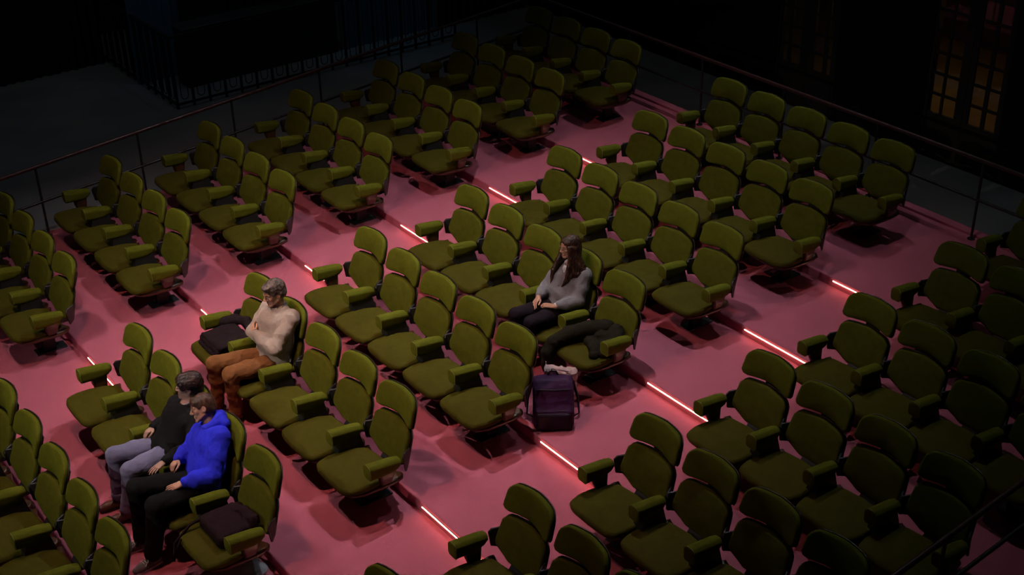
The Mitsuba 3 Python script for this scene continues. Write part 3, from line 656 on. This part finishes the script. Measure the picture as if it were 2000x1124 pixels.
            if laces:
                cr = [tube([P(-0.022, y, zz), P(0, y + 0.004, zz + 0.010), P(0.022, y, zz)], 0.003, 5) for y, zz in ((0.055, 0.088), (0.075, 0.084), (0.095, 0.079), (0.112, 0.074))]
                cr += [tube([P(0, 0.052, 0.098), P(q * 0.03, 0.06, 0.115), P(q * 0.05, 0.075, 0.10), P(q * 0.02, 0.058, 0.094), P(q * 0.045, 0.10, 0.07)], 0.0028, 5) for q in (-1, 1)]
                put(sh, 'laces', mikit.ply(cat(*cr), laces, smooth=True))
            if stripes:
                for q in (0.02, 0.045, 0.07):
                    for side in (-1, 1):
                        put(sh, 'stripe', mikit.ply(tube([P(side * 0.040, q + 0.02, 0.036), P(side * 0.041, q + 0.008, 0.055), P(side * 0.034, q, 0.074)], 0.005, 6), stripes, smooth=True))
plain('eye_white', (0.24, 0.22, 0.21), 0.3); plain('eye_dark', (0.02, 0.012, 0.008), 0.15)
for nm, col in (('skin_fair', (0.40, 0.21, 0.14)), ('skin_ruddy', (0.42, 0.215, 0.14)), ('skin_pale', (0.34, 0.20, 0.150))):
    skin_material(nm, col); plain('lip_' + nm, (col[0] * 0.78, col[1] * 0.55, col[2] * 0.6), 0.4)
def hair_cap(s, mat, thick=0.014, top=0.072, nape=-0.06, amp=0.004, freq=30, seed=3, extra=(), label=None, temple=0.030):
    """short hair: a shell over the skull, cut free of the face below the hairline and above the ears; combed by stretched noise"""
    F = Field(s.hc - 0.2, s.hc + 0.2, 0.0042); P, M, hs = s.P, s.hM, s.hs
    F.ell(P(0, -0.018, 0.036), M, np.array((0.074 + thick, 0.096 + thick, 0.086 + thick)) * hs, 0.01)
    F.ell(P(0, -0.045, -0.015), M, np.array((0.068 + thick, 0.066 + thick, 0.075)) * hs, 0.02)
    F.ell(P(0, 0.040, 0.055), M, np.array((0.060 + thick, 0.054 + thick * 0.7, 0.050 + thick)) * hs, 0.01)
    for c, r in extra: F.ell(P(*c), M, np.array(r) * hs, 0.012)
    F.ell(P(0, 0.120, top - 0.105), M, np.array((0.086, 0.120 - temple + 0.016, 0.105)) * hs, 0.008, cut=True)
    F.bone(P(-0.11, 0.005, -0.012), P(0.11, 0.005, -0.012), 0.026 * hs, 0.026 * hs, 0.006, cut=True)
    F.bone(P(-0.11, 0.035, -0.055), P(0.11, 0.035, -0.055), 0.048 * hs, 0.048 * hs, 0.006, cut=True)
    F.cut_plane(P(0, -0.06, nape), M @ V3(0, 0.25, -1), 0.008)
    m = biggest(F.mesh()); v = np.array(m.vertices); loc = (v - s.hc) @ M
    q = meshkit.fbm(loc * np.array((freq * 2.2, freq * 0.7, freq)), 3, seed)
    m = trimesh.Trimesh(v + np.array(m.vertex_normals) * (amp * 2 * (q - 0.45))[:, None], m.faces, process=False)
    return put(s.key, 'hair', mikit.ply(m, mat, smooth=True), label=label)
def streaks(name, a, b, freq=45, rough=0.45):
    def fn(p, n, uv): return mix(a, b, smoothstep(0.25, 0.75, fbm(p.x * freq, p.y * freq, p.z * freq * 0.3)))
    scene[name] = two({'type': 'principled', 'base_color': proc(fn), 'roughness': rough, 'specular': 0.3}); return name

# --- the man with crossed arms
def man():
    k = thing('person', 'man with short grey hair and beige sweater sitting with crossed arms, brown trousers', 'person')
    J = dict(hip=(0.02, -0.33, 0.535), waist=(0.01, -0.29, 0.70), chest=(0.0, -0.24, 0.91), neck=(-0.005, -0.20, 1.065), shL=(0.175, -0.16, 1.00), shR=(-0.18, -0.22, 0.985),
             elL=(0.215, -0.40, 0.745), wrL=(-0.075, -0.470, 0.815), elR=(-0.255, -0.40, 0.735), wrR=(0.055, -0.425, 0.745), knL=(0.085, -0.85, 0.565), knR=(-0.155, -0.90, 0.585),
             anL=(0.085, -0.84, 0.09), anR=(-0.16, -0.92, 0.09), toeL=(0.10, -1.02, 0.03), toeR=(-0.18, -1.10, 0.03))
    o = seat_pos('M', 2, 1)
    hm = [hand(o + J['wrL'], (-0.90, 0.30, 0.32), (-0.3, -0.8, 0.5), -1, (0.25, 0.4, 0.3)), hand(o + J['wrR'], (0.97, 0.16, 0.10), (0.1, -0.95, 0.35), 1, (0.2, 0.3, 0.25))]
    p = Person(k, ('M', 2, 1), J, 'skin_ruddy', (-0.005, -0.235, 1.235), frame((0.0, -0.98, -0.20), (-0.04, -0.2, 1)), 1.06, hm, 1.04)
    p.brows(streaks('grey_hair', (0.028, 0.018, 0.014), (0.105, 0.076, 0.062)), 0.004, 0.024)
    hair_cap(p, 'grey_hair', thick=0.013, top=0.080, amp=0.007, freq=34, seed=4, extra=[((0.01, 0.050, 0.096), (0.055, 0.050, 0.024))])
    p.sweater(cloth_material('beige_knit', (0.2728, 0.2108, 0.1736), 170), 'sweater', 0.018, folds=0.011, seed=2)
    p.trousers(cloth_material('tan_corduroy', (0.1364, 0.0527, 0.0174), 120), 'trousers', 0.012, folds=0.013, seed=7, r=(0.088, 0.060, 0.048))
    n = p.J['neck']
    def check(pp, nn, uv):
        return mix((0.30, 0.20, 0.12), (0.05, 0.05, 0.06), smoothstep(0.45, 0.55, noise(pp.x * 90, pp.y * 90, pp.z * 90)))
    scene['check_collar'] = two({'type': 'principled', 'base_color': proc(check), 'roughness': 0.9})
    d = (p.hc - n) / np.linalg.norm(p.hc - n); M = frame((-0.1, -1, 0), d)
    ring = lambda r, z, tilt=0.25: [n + d * z + M @ V3(r * math.cos(a), r * math.sin(a) * 1.05, -tilt * r * (math.sin(a) + 0.2)) for a in np.linspace(0, 2 * np.pi, 28, endpoint=False)]
    put(k, 'collar', mikit.ply(tube(ring(0.064, 0.018), 0.017, 8, closed=True), 'check_collar', smooth=True), label='patterned shirt collar')
    put(k, 'tee_shirt', mikit.ply(tube(ring(0.066, -0.012, 0.45), 0.012, 8, closed=True), plain('slate_tee', (0.07, 0.10, 0.13), 0.9), smooth=True), label='slate blue undershirt')
    p.shoes('shoe_brown', 'sole_dark')
plain('shoe_brown', (0.075, 0.030, 0.016), 0.5); plain('sole_dark', (0.02, 0.015, 0.012), 0.8)
man()

# --- the young man in black
def man_black():
    k = thing('person', 'dark-haired young man in black sweater and faded jeans, looking aside', 'person')
    J = dict(hip=(-0.02, -0.44, 0.530), waist=(0.0, -0.33, 0.625), chest=(0.0, -0.235, 0.775), neck=(0.0, -0.17, 0.925), shL=(0.175, -0.16, 0.845), shR=(-0.185, -0.205, 0.835),
             elL=(0.325, -0.30, 0.700), wrL=(0.445, -0.625, 0.728), elR=(-0.265, -0.30, 0.640), wrR=(-0.185, -0.455, 0.685), knL=(0.085, -0.83, 0.520), knR=(-0.165, -0.865, 0.565),
             anL=(0.09, -0.93, 0.09), anR=(-0.15, -0.91, 0.09), toeL=(0.06, -1.10, 0.03), toeR=(-0.17, -1.09, 0.03))
    o = seat_pos('M', 1, 2)
    hm = [hand(o + J['wrL'], (0.10, -0.94, -0.26), (0.05, -0.25, 1), -1, (0.10, 0.25, 0.2), 0.12), hand(o + J['wrR'], (0.10, -0.90, -0.34), (-0.25, -0.3, 1), 1, (0.35, 0.45, 0.3))]
    p = Person(k, ('M', 1, 2), J, 'skin_pale', (-0.025, -0.125, 1.085), frame((-0.40, -0.90, 0.06), (0.02, 0.10, 1)), 1.0, hm, 0.92)
    p.brows(streaks('dark_hair', (0.008, 0.004, 0.004), (0.035, 0.016, 0.013)), 0.0042)
    hair_cap(p, 'dark_hair', thick=0.024, top=0.072, nape=-0.055, amp=0.018, freq=20, seed=9, extra=[((0.0, 0.040, 0.096), (0.060, 0.058, 0.036)), ((0, -0.06, 0.06), (0.085, 0.07, 0.08))])
    p.sweater(cloth_material('black_knit', (0.0055, 0.0052, 0.0056), 200, sheen=0.05), 'sweater', 0.016, folds=0.010, seed=12)
    p.trousers(cloth_material('faded_denim', (0.125, 0.120, 0.190), 260), 'jeans', 0.012, folds=0.010, seed=14, to=0.90)
    for a in 'LR':
        kn, an = p.J['kn' + a], p.J['an' + a]; u = (an - kn) / np.linalg.norm(an - kn); q = kn + (an - kn) * 0.90
        put(k, 'turn_up', mikit.ply(tube([q - u * 0.03, q - u * 0.02, q + u * 0.02, q + u * 0.024], [0.060, 0.068, 0.068, 0.060], 18), 'faded_denim', smooth=True))
    n = p.J['neck']; d = (p.hc - n) / np.linalg.norm(p.hc - n); M = frame((-0.3, -1, 0), d)
    put(k, 'tee_shirt', mikit.ply(tube([n + d * 0.022 + M @ V3(0.063 * math.cos(a), 0.066 * math.sin(a), -0.30 * 0.066 * math.sin(a)) for a in np.linspace(0, 2 * np.pi, 28, endpoint=False)], 0.0085, 8, closed=True), plain('white_cotton', (0.46, 0.46, 0.48), 0.85), smooth=True), label='white tee shirt collar')
    p.shoes('shoe_brown', 'sole_dark', laces=plain('lace_brown', (0.12, 0.06, 0.03), 0.8), label='brown leather shoe')
man_black()

# --- the young man in the blue hoodie
def man_blue():
    k = thing('person', 'young man in bright blue hoodie leaning his head on the shoulder beside him', 'person')
    J = dict(hip=(0.01, -0.40, 0.535), waist=(-0.02, -0.32, 0.66), chest=(-0.09, -0.235, 0.82), neck=(-0.165, -0.175, 0.965), shL=(0.045, -0.175, 0.955), shR=(-0.275, -0.225, 0.845),
             elL=(0.195, -0.375, 0.700), wrL=(0.125, -0.60, 0.690), elR=(-0.275, -0.36, 0.700), wrR=(-0.175, -0.510, 0.735), knL=(0.125, -0.885, 0.575), knR=(-0.145, -0.935, 0.625),
             anL=(0.165, -1.005, 0.09), anR=(-0.115, -0.98, 0.09), toeL=(0.19, -1.19, 0.03), toeR=(-0.14, -1.15, 0.03))
    o = seat_pos('M', 1, 3)
    hm = [hand(o + J['wrL'], (-0.35, -0.90, -0.28), (0.1, -0.25, 1), -1, (0.02, 0.12, 0.10), 0.10), hand(o + J['wrR'], (0.30, -0.86, -0.40), (-0.1, -0.45, 0.9), 1, (0.55, 0.7, 0.4), 0.06)]
    p = Person(k, ('M', 1, 3), J, 'skin_fair', (-0.225, -0.195, 1.125), frame((-0.30, -0.94, -0.12), (-0.38, 0.16, 0.9)), 1.0, hm, 0.98)
    p.brows(streaks('brown_hair', (0.030, 0.014, 0.009), (0.085, 0.040, 0.025)), 0.0036)
    hair_cap(p, 'brown_hair', thick=0.009, top=0.074, nape=-0.065, amp=0.003, freq=45, seed=6, temple=0.02)
    bl = cloth_material('blue_fleece', (0.022, 0.026, 0.50), 160, sheen=0.15)
    p.sweater(bl, 'hoodie', 0.022, folds=0.010, seed=21, loose=0.008)
    n = p.J['neck']; d = (p.hc - n) / np.linalg.norm(p.hc - n); M = frame((-0.3, -1, -0.1), d)
    F = Field(n - 0.25, n + 0.25, 0.006)
    R = [n + d * (0.015 - 0.03 * math.sin(a)) + M @ V3(0.098 * math.cos(a), 0.092 * math.sin(a) - 0.022, 0.0) for a in np.linspace(0, 2 * np.pi, 24)]
    F.chain(R, [0.030 + 0.020 * max(0, -math.sin(a)) for a in np.linspace(0, 2 * np.pi, 24)], 0.02)
    F.chain([n + M @ V3(x, -0.125, z) for x, z in ((-0.09, 0.0), (-0.04, -0.05), (0.04, -0.05), (0.10, 0.0))], [0.040, 0.050, 0.050, 0.045], 0.03)
    put(k, 'hood', mikit.ply(ruffle(biggest(F.mesh()), 0.007, 13, 23), bl, smooth=True))
    for q in (-1, 1):
        a = n + M @ V3(q * 0.05, 0.105, -0.035)
        put(k, 'drawstring', mikit.ply(tube([a, a + M @ V3(0, 0.028, -0.06), a + M @ V3(q * 0.006, 0.045, -0.13)], 0.0035, 6), bl, smooth=True))
    c = p.J['chest'] + V3(0.105, -0.118, 0.02)
    put(k, 'chest_emblem', mikit.ply(tube([c + V3(0.012 * math.cos(a), -0.004, 0.012 * math.sin(a)) for a in np.linspace(0.9, 2 * np.pi - 0.9, 12)], 0.0024, 5), 'white_cotton', smooth=True), label='small white stitched mark')
    p.trousers(cloth_material('black_trousers', (0.0045, 0.0038, 0.0038), 200, sheen=0.03), 'trousers', 0.016, folds=0.008, seed=25, r=(0.09, 0.068, 0.058), to=0.92)
    p.shoes(cloth_material('grey_suede', (0.1240, 0.1085, 0.1054), 120), plain('sole_pale', (0.42, 0.38, 0.37), 0.7), label='grey sneaker with white laces', laces=plain('lace_white', (0.6, 0.58, 0.56), 0.8), stripes=plain('stripe_dark', (0.05, 0.035, 0.035), 0.7), socks=plain('sock_grey', (0.34, 0.31, 0.32), 0.9))
man_blue()

# --- the woman with long hair and glasses
def woman():
    k = thing('person', 'woman with long dark hair and round glasses, grey cardigan, hands in her lap', 'person')
    J = dict(hip=(0.0, -0.37, 0.520), waist=(0.0, -0.325, 0.665), chest=(0.0, -0.265, 0.805), neck=(0.0, -0.225, 0.965), shL=(0.150, -0.190, 0.890), shR=(-0.150, -0.245, 0.885),
             elL=(0.205, -0.310, 0.640), wrL=(0.125, -0.570, 0.640), elR=(-0.205, -0.400, 0.670), wrR=(-0.105, -0.590, 0.655), knL=(0.085, -0.84, 0.525), knR=(-0.115, -0.88, 0.545),
             anL=(0.07, -0.86, 0.09), anR=(-0.10, -0.90, 0.09), toeL=(0.07, -1.04, 0.03), toeR=(-0.10, -1.08, 0.03))
    o = seat_pos('M', 4, 3)
    hm = [hand(o + J['wrL'], (-0.86, -0.50, -0.06), (-0.15, -0.3, 1), -1, (0.15, 0.25, 0.2), 0.04, 0.92), hand(o + J['wrR'], (0.40, -0.85, -0.32), (-0.3, -0.4, 0.9), 1, (0.25, 0.3, 0.2), 0.05, 0.92)]
    p = Person(k, ('M', 4, 3), J, 'skin_fair', (-0.005, -0.255, 1.175), frame((-0.18, -0.98, -0.05), (0, -0.04, 1)), 0.95, hm, 0.84)
    hr = streaks('chestnut_hair', (0.010, 0.005, 0.0035), (0.050, 0.022, 0.012), 70)
    p.brows(hr, 0.003)
    P, M = p.P, p.hM
    F = Field(p.hc - [0.26, 0.26, 0.50], p.hc + [0.26, 0.26, 0.18], 0.0062)
    F.ell(P(0, -0.020, 0.036), M, np.array((0.086, 0.108, 0.098)) * 0.95, 0.01)
    F.ell(P(0, -0.050, -0.04), M, np.array((0.092, 0.075, 0.115)), 0.03)
    F.ell(P(0, 0.030, 0.062), M, np.array((0.070, 0.060, 0.055)), 0.01)
    rnd = random.Random(4)
    W = lambda x, y, z: p.o + V3(x, y, z)
    for sd in (-1, 1):
        for j in range(8):
            t = j / 7; st = P(sd * (0.072 + 0.008 * rnd.random()), 0.050 - 0.10 * t, 0.03 - 0.02 * t)
            mid = P(sd * (0.088 + 0.012 * rnd.random()), 0.045 - 0.10 * t, -0.09)
            if sd > 0: e1 = W(0.085 + 0.10 * t, -0.355 + 0.16 * t, 0.90 + 0.03 * rnd.random()); e2 = W(0.040 + 0.12 * t, -0.390 + 0.20 * t, 0.755 + 0.09 * t + 0.03 * rnd.random())
            else: e1 = W(-0.115 - 0.05 * t, -0.385 + 0.14 * t, 0.90); e2 = W(-0.120 - 0.055 * t, -0.405 + 0.14 * t, 0.735 + 0.08 * t + 0.03 * rnd.random())
            pts = [st, mid, (mid + e1) / 2 + V3(0.008 * (rnd.random() - .5), 0.008 * (rnd.random() - .5), 0), e1, (e1 + e2) / 2 + V3(0.014 * (rnd.random() - .5) * 2, 0, 0), e2]
            F.chain(pts, [0.020, 0.024, 0.024, 0.024, 0.020, 0.010], 0.010)
    F.ell(P(0, 0.125, -0.030), M, np.array((0.064, 0.110, 0.106)) * 0.95, 0.008, cut=True)
    put(k, 'hair', mikit.ply(ruffle(biggest(F.mesh()), 0.006, 60, 31, (1, 1, 0.13)), hr, smooth=True))
    p.sweater(cloth_material('grey_wool', (0.1333, 0.1209, 0.1271), 170), 'cardigan', 0.016, folds=0.009, seed=33, cuff=0.80)
    n = p.J['neck']; Mt = frame((-0.15, -1, 0), (0, 0.1, 1))
    sh = [n + V3(0, 0, 0.005)]
    c = [tube([n + Mt @ V3(q * 0.055, -0.02, 0.035), n + Mt @ V3(q * 0.058, 0.045, 0.012), n + Mt @ V3(q * 0.022, 0.090, -0.040)], [0.013, 0.016, 0.010], 8) for q in (-1, 1)]
    put(k, 'shirt_collar', mikit.ply(cat(*c), 'white_cotton', smooth=True), label='white shirt collar')
    fr = [n + Mt @ V3(x, y, z) for x, y, z in ((-0.026, 0.080, 0.005), (0.026, 0.080, 0.005), (0.030, 0.112, -0.06), (0.004, 0.128, -0.155), (-0.030, 0.112, -0.06))]
    put(k, 'shirt_front', mikit.ply(hull([q + Mt @ V3(0, w, 0) for q in fr for w in (-0.02, 0.006)]), 'white_cotton'), label='white shirt front')
    for q in ('L', 'R'):
        a, b = p.J['el' + q], p.J['wr' + q]; u = (b - a) / np.linalg.norm(b - a)
        put(k, 'cuff', mikit.ply(tube([b - u * 0.045, b - u * 0.012, b - u * 0.008], [0.033, 0.034, 0.028], 14), 'white_cotton', smooth=True), label='white shirt cuff')
    d = p.J['hip'] - p.J['chest']
    for i in range(4):
        q = p.J['chest'] + V3(0.0, -0.142, -0.03) + V3(0, -0.012, -0.068) * i
        put(k, 'button', mikit.ply(trimesh.creation.icosphere(1, 0.008).apply_transform(trimesh.transformations.translation_matrix(q)), plain('button_grey', (0.09, 0.08, 0.08), 0.4) if i == 0 else 'button_grey', smooth=True))
    p.trousers(cloth_material('plum_trousers', (0.0085, 0.0045, 0.0075), 200, sheen=0.03), 'trousers', 0.012, folds=0.006, seed=37, r=(0.080, 0.058, 0.048))
    p.shoes('shoe_black', 'sole_dark')
    gl = [tube([P(sx * 0.034 + 0.0245 * math.cos(a), 0.106 - 0.010 * (math.cos(a) * sx) ** 2 - 0.006 * max(0, math.cos(a) * sx), 0.002 + 0.0225 * math.sin(a)) for a in np.linspace(0, 2 * np.pi, 24, endpoint=False)], 0.0019, 6, closed=True) for sx in (-1, 1)]
    gl += [tube([P(-0.0098, 0.107, 0.006), P(0, 0.111, 0.010), P(0.0098, 0.107, 0.006)], 0.0019, 6)] + [tube([P(sx * 0.0585, 0.097, 0.006), P(sx * 0.074, 0.06, 0.008), P(sx * 0.078, 0.0, 0.006)], 0.0017, 6) for sx in (-1, 1)]
    g = put(k, 'glasses', mikit.ply(cat(*gl), plain('glasses_frame', (0.45, 0.32, 0.20), 0.3, 0.6), smooth=True), label='round thin-rimmed glasses')
    for sx in (-1, 1):
        ring = [P(sx * 0.034 + 0.0235 * math.cos(a), 0.105 - 0.010 * (math.cos(a) * sx) ** 2 - 0.006 * max(0, math.cos(a) * sx), 0.002 + 0.0215 * math.sin(a)) for a in np.linspace(0, 2 * np.pi, 20, endpoint=False)]
        put(g, 'lens', mikit.ply(trimesh.Trimesh([P(sx * 0.034, 0.1055, 0.002)] + ring, [[0, 1 + i, 1 + (i + 1) % 20] for i in range(20)], process=False), 'door_glass'))
plain('shoe_black', (0.012, 0.011, 0.011), 0.4)
woman()

# ------------------------------------------------------------------ bags, coats and a skateboard
def at_seat(b, r, i): return seat_pos(b, r, i)
def soft(pts, rs, k, h=0.008, fold=0.008, freq=14, seed=1, boxes=(), cuts=(), stretch=(1, 1, 1)):
    P = np.array([q for c in pts for q in c] + [q for bx in boxes for q in (bx[0], bx[1])])
    F = Field(P.min(0) - 0.14, P.max(0) + 0.14, h)
    for c, r in zip(pts, rs): F.chain(c, r if hasattr(r, '__len__') else [r] * len(c), k)
    for lo, hi, r in boxes:
        lo, hi = np.array(lo, float), np.array(hi, float)
        c = (lo + hi) / 2; e = (hi - lo) / 2 - r
        sl, g = F.sub(lo - 0.1, hi + 0.1)
        q = [np.abs(g[j] - c[j]) - e[j] for j in range(3)]
        d = np.sqrt(sum(np.maximum(x, 0) ** 2 for x in q)) + np.minimum(np.maximum(np.maximum(q[0], q[1]), q[2]), 0) - r
        F.join(sl, d, k)
    return ruffle(biggest(F.mesh()), fold, freq, seed, stretch)
def moved(m, o, rot=0.0):
    X = np.eye(4); X[:2, :2] = [[math.cos(rot), -math.sin(rot)], [math.sin(rot), math.cos(rot)]]; X[:3, 3] = o; m = m.copy(); m.apply_transform(X); return m
# the purple backpack standing in the near aisle; its own axes: front towards -y
cloth_material('purple_nylon', (0.030, 0.0065, 0.032), 200, 0.6, sheen=0.0)
cloth_material('dark_nylon', (0.012, 0.0045, 0.0125), 200, 0.6, sheen=0.0)
k = thing('backpack', 'dark purple backpack standing on the pink aisle floor behind an end seat', 'backpack')
BO = V3(2.98, 4.20, level(4.2) * STEP); BR = math.radians(53)
prof = [(-0.150, 0.03), (-0.165, 0.10), (-0.160, 0.20), (-0.115, 0.25), (-0.04, 0.40), (0.02, 0.455), (0.11, 0.45), (0.14, 0.38), (0.15, 0.10), (0.14, 0.02), (-0.12, 0.012)]
pp = Polygon(prof).buffer(-0.02).buffer(0.035, quad_segs=4)
L = pp.exterior.length; ring = np.array([pp.exterior.interpolate(L * (i + 0.5) / 56).coords[0] for i in range(56)])
cen = ring.mean(0)
secs = [[[x, *(cen + (ring - cen) * sc)] for sc in (q,) for ring_ in (0,) for x in (xx,)] for xx, q in ()]
secs = [np.stack([np.full(56, xx), cen[0] + (ring[:, 0] - cen[0]) * q, cen[1] + (ring[:, 1] - cen[1]) * q], 1) for xx, q in ((-0.195, 0.80), (-0.192, 0.88), (-0.180, 0.95), (-0.15, 0.99), (-0.07, 1.01), (0, 1.02), (0.07, 1.01), (0.15, 0.99), (0.180, 0.95), (0.192, 0.88), (0.195, 0.80))]
bp = loft(secs).subdivide().subdivide()
bp = ruffle(bp, 0.006, 12, 41); bp.vertices[:, 2] = np.maximum(bp.vertices[:, 2], 0.002)
put(k, 'body', mikit.ply(moved(bp, BO, BR), 'purple_nylon', smooth=True))
put(k, 'front_pocket', mikit.ply(moved(ruffle(rbox(-0.165, 0.165, -0.196, -0.13, 0.02, 0.205, 0.03).subdivide().subdivide(), 0.004, 14, 42), BO, BR), 'dark_nylon', smooth=True))
for zp in ([(-0.17, -0.150, 0.225), (-0.08, -0.160, 0.222), (0.08, -0.160, 0.222), (0.17, -0.150, 0.225)], [(-0.16, -0.062, 0.405), (0, -0.068, 0.402), (0.16, -0.062, 0.405)]): put(k, 'zip', mikit.ply(moved(tube(zp, 0.006, 6), BO, BR), 'black_metal', smooth=True))
for q in (-1, 1): put(k, 'strap', mikit.ply(moved(tube([(q * 0.14, 0.15, 0.40), (q * 0.20, 0.20, 0.32), (q * 0.245, 0.16, 0.16), (q * 0.255, 0.06, 0.05), (q * 0.20, 0.03, 0.03)], [0.018, 0.016, 0.012, 0.009, 0.008], 8), BO, BR), 'dark_nylon', smooth=True))
put(k, 'handle', mikit.ply(moved(tube([(-0.05, 0.10, 0.47), (-0.03, 0.10, 0.51), (0.03, 0.10, 0.51), (0.05, 0.10, 0.47)], 0.008, 7), BO, BR), 'dark_nylon', smooth=True))
# the pale crumpled bag behind it
k = thing('tote_bag', 'pale pink crumpled cloth bag standing behind the purple backpack', 'bag')
o = V3(2.72, 4.50, level(4.5) * STEP)
tb = soft([], [], 0.02, 0.008, 0.020, 13, 51, boxes=[((-0.16, -0.05, 0.02), (0.16, 0.05, 0.36), 0.03)])
put(k, 'body', mikit.ply(moved(tb, o, math.radians(40)), plain('pale_cotton', (0.42, 0.30, 0.30), 0.9), smooth=True))
put(k, 'handle', mikit.ply(moved(tube([(-0.08, -0.04, 0.36), (-0.07, -0.09, 0.40), (0.05, -0.10, 0.40), (0.08, -0.04, 0.36)], 0.008, 7), o, math.radians(40)), 'pale_cotton', smooth=True))
# the jacket on the end seat beside the woman, one sleeve hanging over the front
k = thing('jacket', 'dark olive-black jacket laid over the end seat, a buttoned sleeve hanging down', 'jacket')
o = at_seat('M', 4, 4)
jk = soft([[o + V3(*q) for q in c] for c in ([(-0.05, -0.30, 0.52), (0.13, -0.30, 0.53), (0.22, -0.36, 0.50)], [(-0.08, -0.40, 0.50), (0.10, -0.44, 0.50), (0.23, -0.46, 0.46)], [(-0.02, -0.54, 0.46), (0.14, -0.57, 0.465), (0.23, -0.56, 0.445)], [(-0.16, -0.33, 0.47), (0.2, -0.66, 0.44)])], [0.075, 0.070, 0.050, 0.04], 0.04, 0.008, 0.014, 11, 61)
cloth_material('dark_olive_cloth', (0.0085, 0.0062, 0.0026), 200, sheen=0.03)
put(k, 'body', mikit.ply(jk, 'dark_olive_cloth', smooth=True))
sl = [o + V3(*q) for q in ((0.02, -0.33, 0.56), (-0.09, -0.47, 0.545), (-0.18, -0.66, 0.515), (-0.215, -0.83, 0.46), (-0.215, -0.915, 0.37), (-0.21, -0.915, 0.20))]
put(k, 'sleeve', mikit.ply(soft([sl], [[0.080, 0.078, 0.074, 0.068, 0.060, 0.058]], 0.02, 0.008, 0.008, 12, 63), 'dark_olive_cloth', smooth=True))
for q in range(4): put(k, 'button', mikit.ply(trimesh.creation.icosphere(1, 0.0065).apply_transform(trimesh.transformations.translation_matrix(sl[-1] + V3(0.036, -0.046, 0.10 - 0.026 * q))), plain('button_white', (0.6, 0.58, 0.52), 0.4) if q == 0 else 'button_white', smooth=True))
# the folded coat beside the man
k = thing('coat', 'dark maroon folded coat on the seat at the aisle, beside the man with crossed arms', 'coat')
o = at_seat('M', 2, 0)
cloth_material('maroon_cloth', (0.0085, 0.0034, 0.0045), 200, sheen=0.03)
for j, (x0, x1, y0, y1, z0, z1) in enumerate(((-0.20, 0.25, -0.76, -0.32, 0.425, 0.475), (-0.21, 0.22, -0.74, -0.33, 0.470, 0.520), (-0.19, 0.24, -0.72, -0.34, 0.515, 0.560))):
    m = soft([], [], 0.012, 0.008, 0.012, 12, 71 + j, boxes=[((x0, y0, z0), (x1, y1, z1), 0.024)])
    put(k, 'fold', mikit.ply(moved(m, o, 0.0), 'maroon_cloth', smooth=True))
put(k, 'collar', mikit.ply(soft([[o + V3(*q) for q in c] for c in ([(-0.20, -0.34, 0.57), (-0.02, -0.27, 0.60), (0.20, -0.30, 0.57)], [(-0.24, -0.42, 0.55), (-0.16, -0.30, 0.58)])], [0.045, 0.05], 0.03, 0.008, 0.012, 13, 77), 'maroon_cloth', smooth=True))
# the bag on the end seat beside the blue hoodie
k = thing('shoulder_bag', 'dark maroon soft shoulder bag on the end seat beside the blue hoodie', 'bag')
o = at_seat('M', 1, 4)
sb = soft([[V3(-0.12, -0.31, 0.53), V3(0.14, -0.29, 0.55)]], [0.05], 0.03, 0.008, 0.014, 10, 81, boxes=[((-0.23, -0.64, 0.42), (0.19, -0.29, 0.545), 0.045)])
cloth_material('wine_cloth', (0.011, 0.0032, 0.0048), 200, sheen=0.03)
put(k, 'body', mikit.ply(moved(sb, o), 'wine_cloth', smooth=True))
put(k, 'strap', mikit.ply(tube([o + V3(*q) for q in ((-0.19, -0.36, 0.53), (-0.22, -0.52, 0.52), (-0.235, -0.72, 0.47), (-0.225, -0.88, 0.36), (-0.20, -0.92, 0.20), (-0.14, -0.93, 0.30), (-0.16, -0.84, 0.43))], [0.014, 0.014, 0.013, 0.012, 0.012, 0.012, 0.010], 8), 'wine_cloth', smooth=True))
# the skateboard standing against the front of that seat
k = thing('skateboard', 'skateboard with pale grey deck leaning below the end seat with the bag', 'skateboard')
o = at_seat('M', 1, 4)
dk = Polygon([(-0.10, 0), (0.10, 0), (0.10, 0.58), (-0.10, 0.58)]).buffer(0.001).union(Polygon([(0.10 * math.cos(a), 0.58 + 0.11 * math.sin(a)) for a in np.linspace(0, np.pi, 16)])).union(Polygon([(0.10 * math.cos(a), -0.11 * math.sin(a)) for a in np.linspace(0, np.pi, 16)]))
dm = trimesh.creation.extrude_polygon(dk, 0.012)
X = np.eye(4); X[:3, :3] = frame((-0.05, -0.985, 0.17), (0.05, 0.17, 0.985)); X[:3, 3] = o + V3(0.19, -0.36, 0.072)
dm.apply_transform(X); put(k, 'deck', mikit.ply(dm, plain('deck_grey', (0.30, 0.31, 0.34), 0.35), smooth=30))
for q in (-0.035, 0.035):
    for yy in (0.50, 0.545):
        c = trimesh.creation.cylinder(0.008, 0.006, 12); c.apply_translation([q, yy, 0.015]); c.apply_transform(X); put(k, 'bolt', mikit.ply(c, 'black_metal', smooth=40))
for yy in (0.06, 0.52):
    tr = cat(trimesh.creation.cylinder(0.008, 0.17, 10, transform=trimesh.transformations.rotation_matrix(math.pi / 2, [0, 1, 0])), box(-0.03, 0.03, -0.03, 0.03, 0, 0.035)); tr.apply_translation([0, yy, -0.036]); tr.apply_transform(X)
    t_ = put(k, 'truck', mikit.ply(tr, 'black_metal', smooth=40))
    for q in (-0.085, 0.085):
        w = trimesh.creation.cylinder(0.027, 0.034, 18, transform=trimesh.transformations.rotation_matrix(math.pi / 2, [0, 1, 0])); w.apply_translation([q, yy, -0.036]); w.apply_transform(X)
        put(t_, 'wheel', mikit.ply(w, plain('wheel_white', (0.5, 0.48, 0.45), 0.5) if 'wheel_white' not in scene else 'wheel_white', smooth=40))
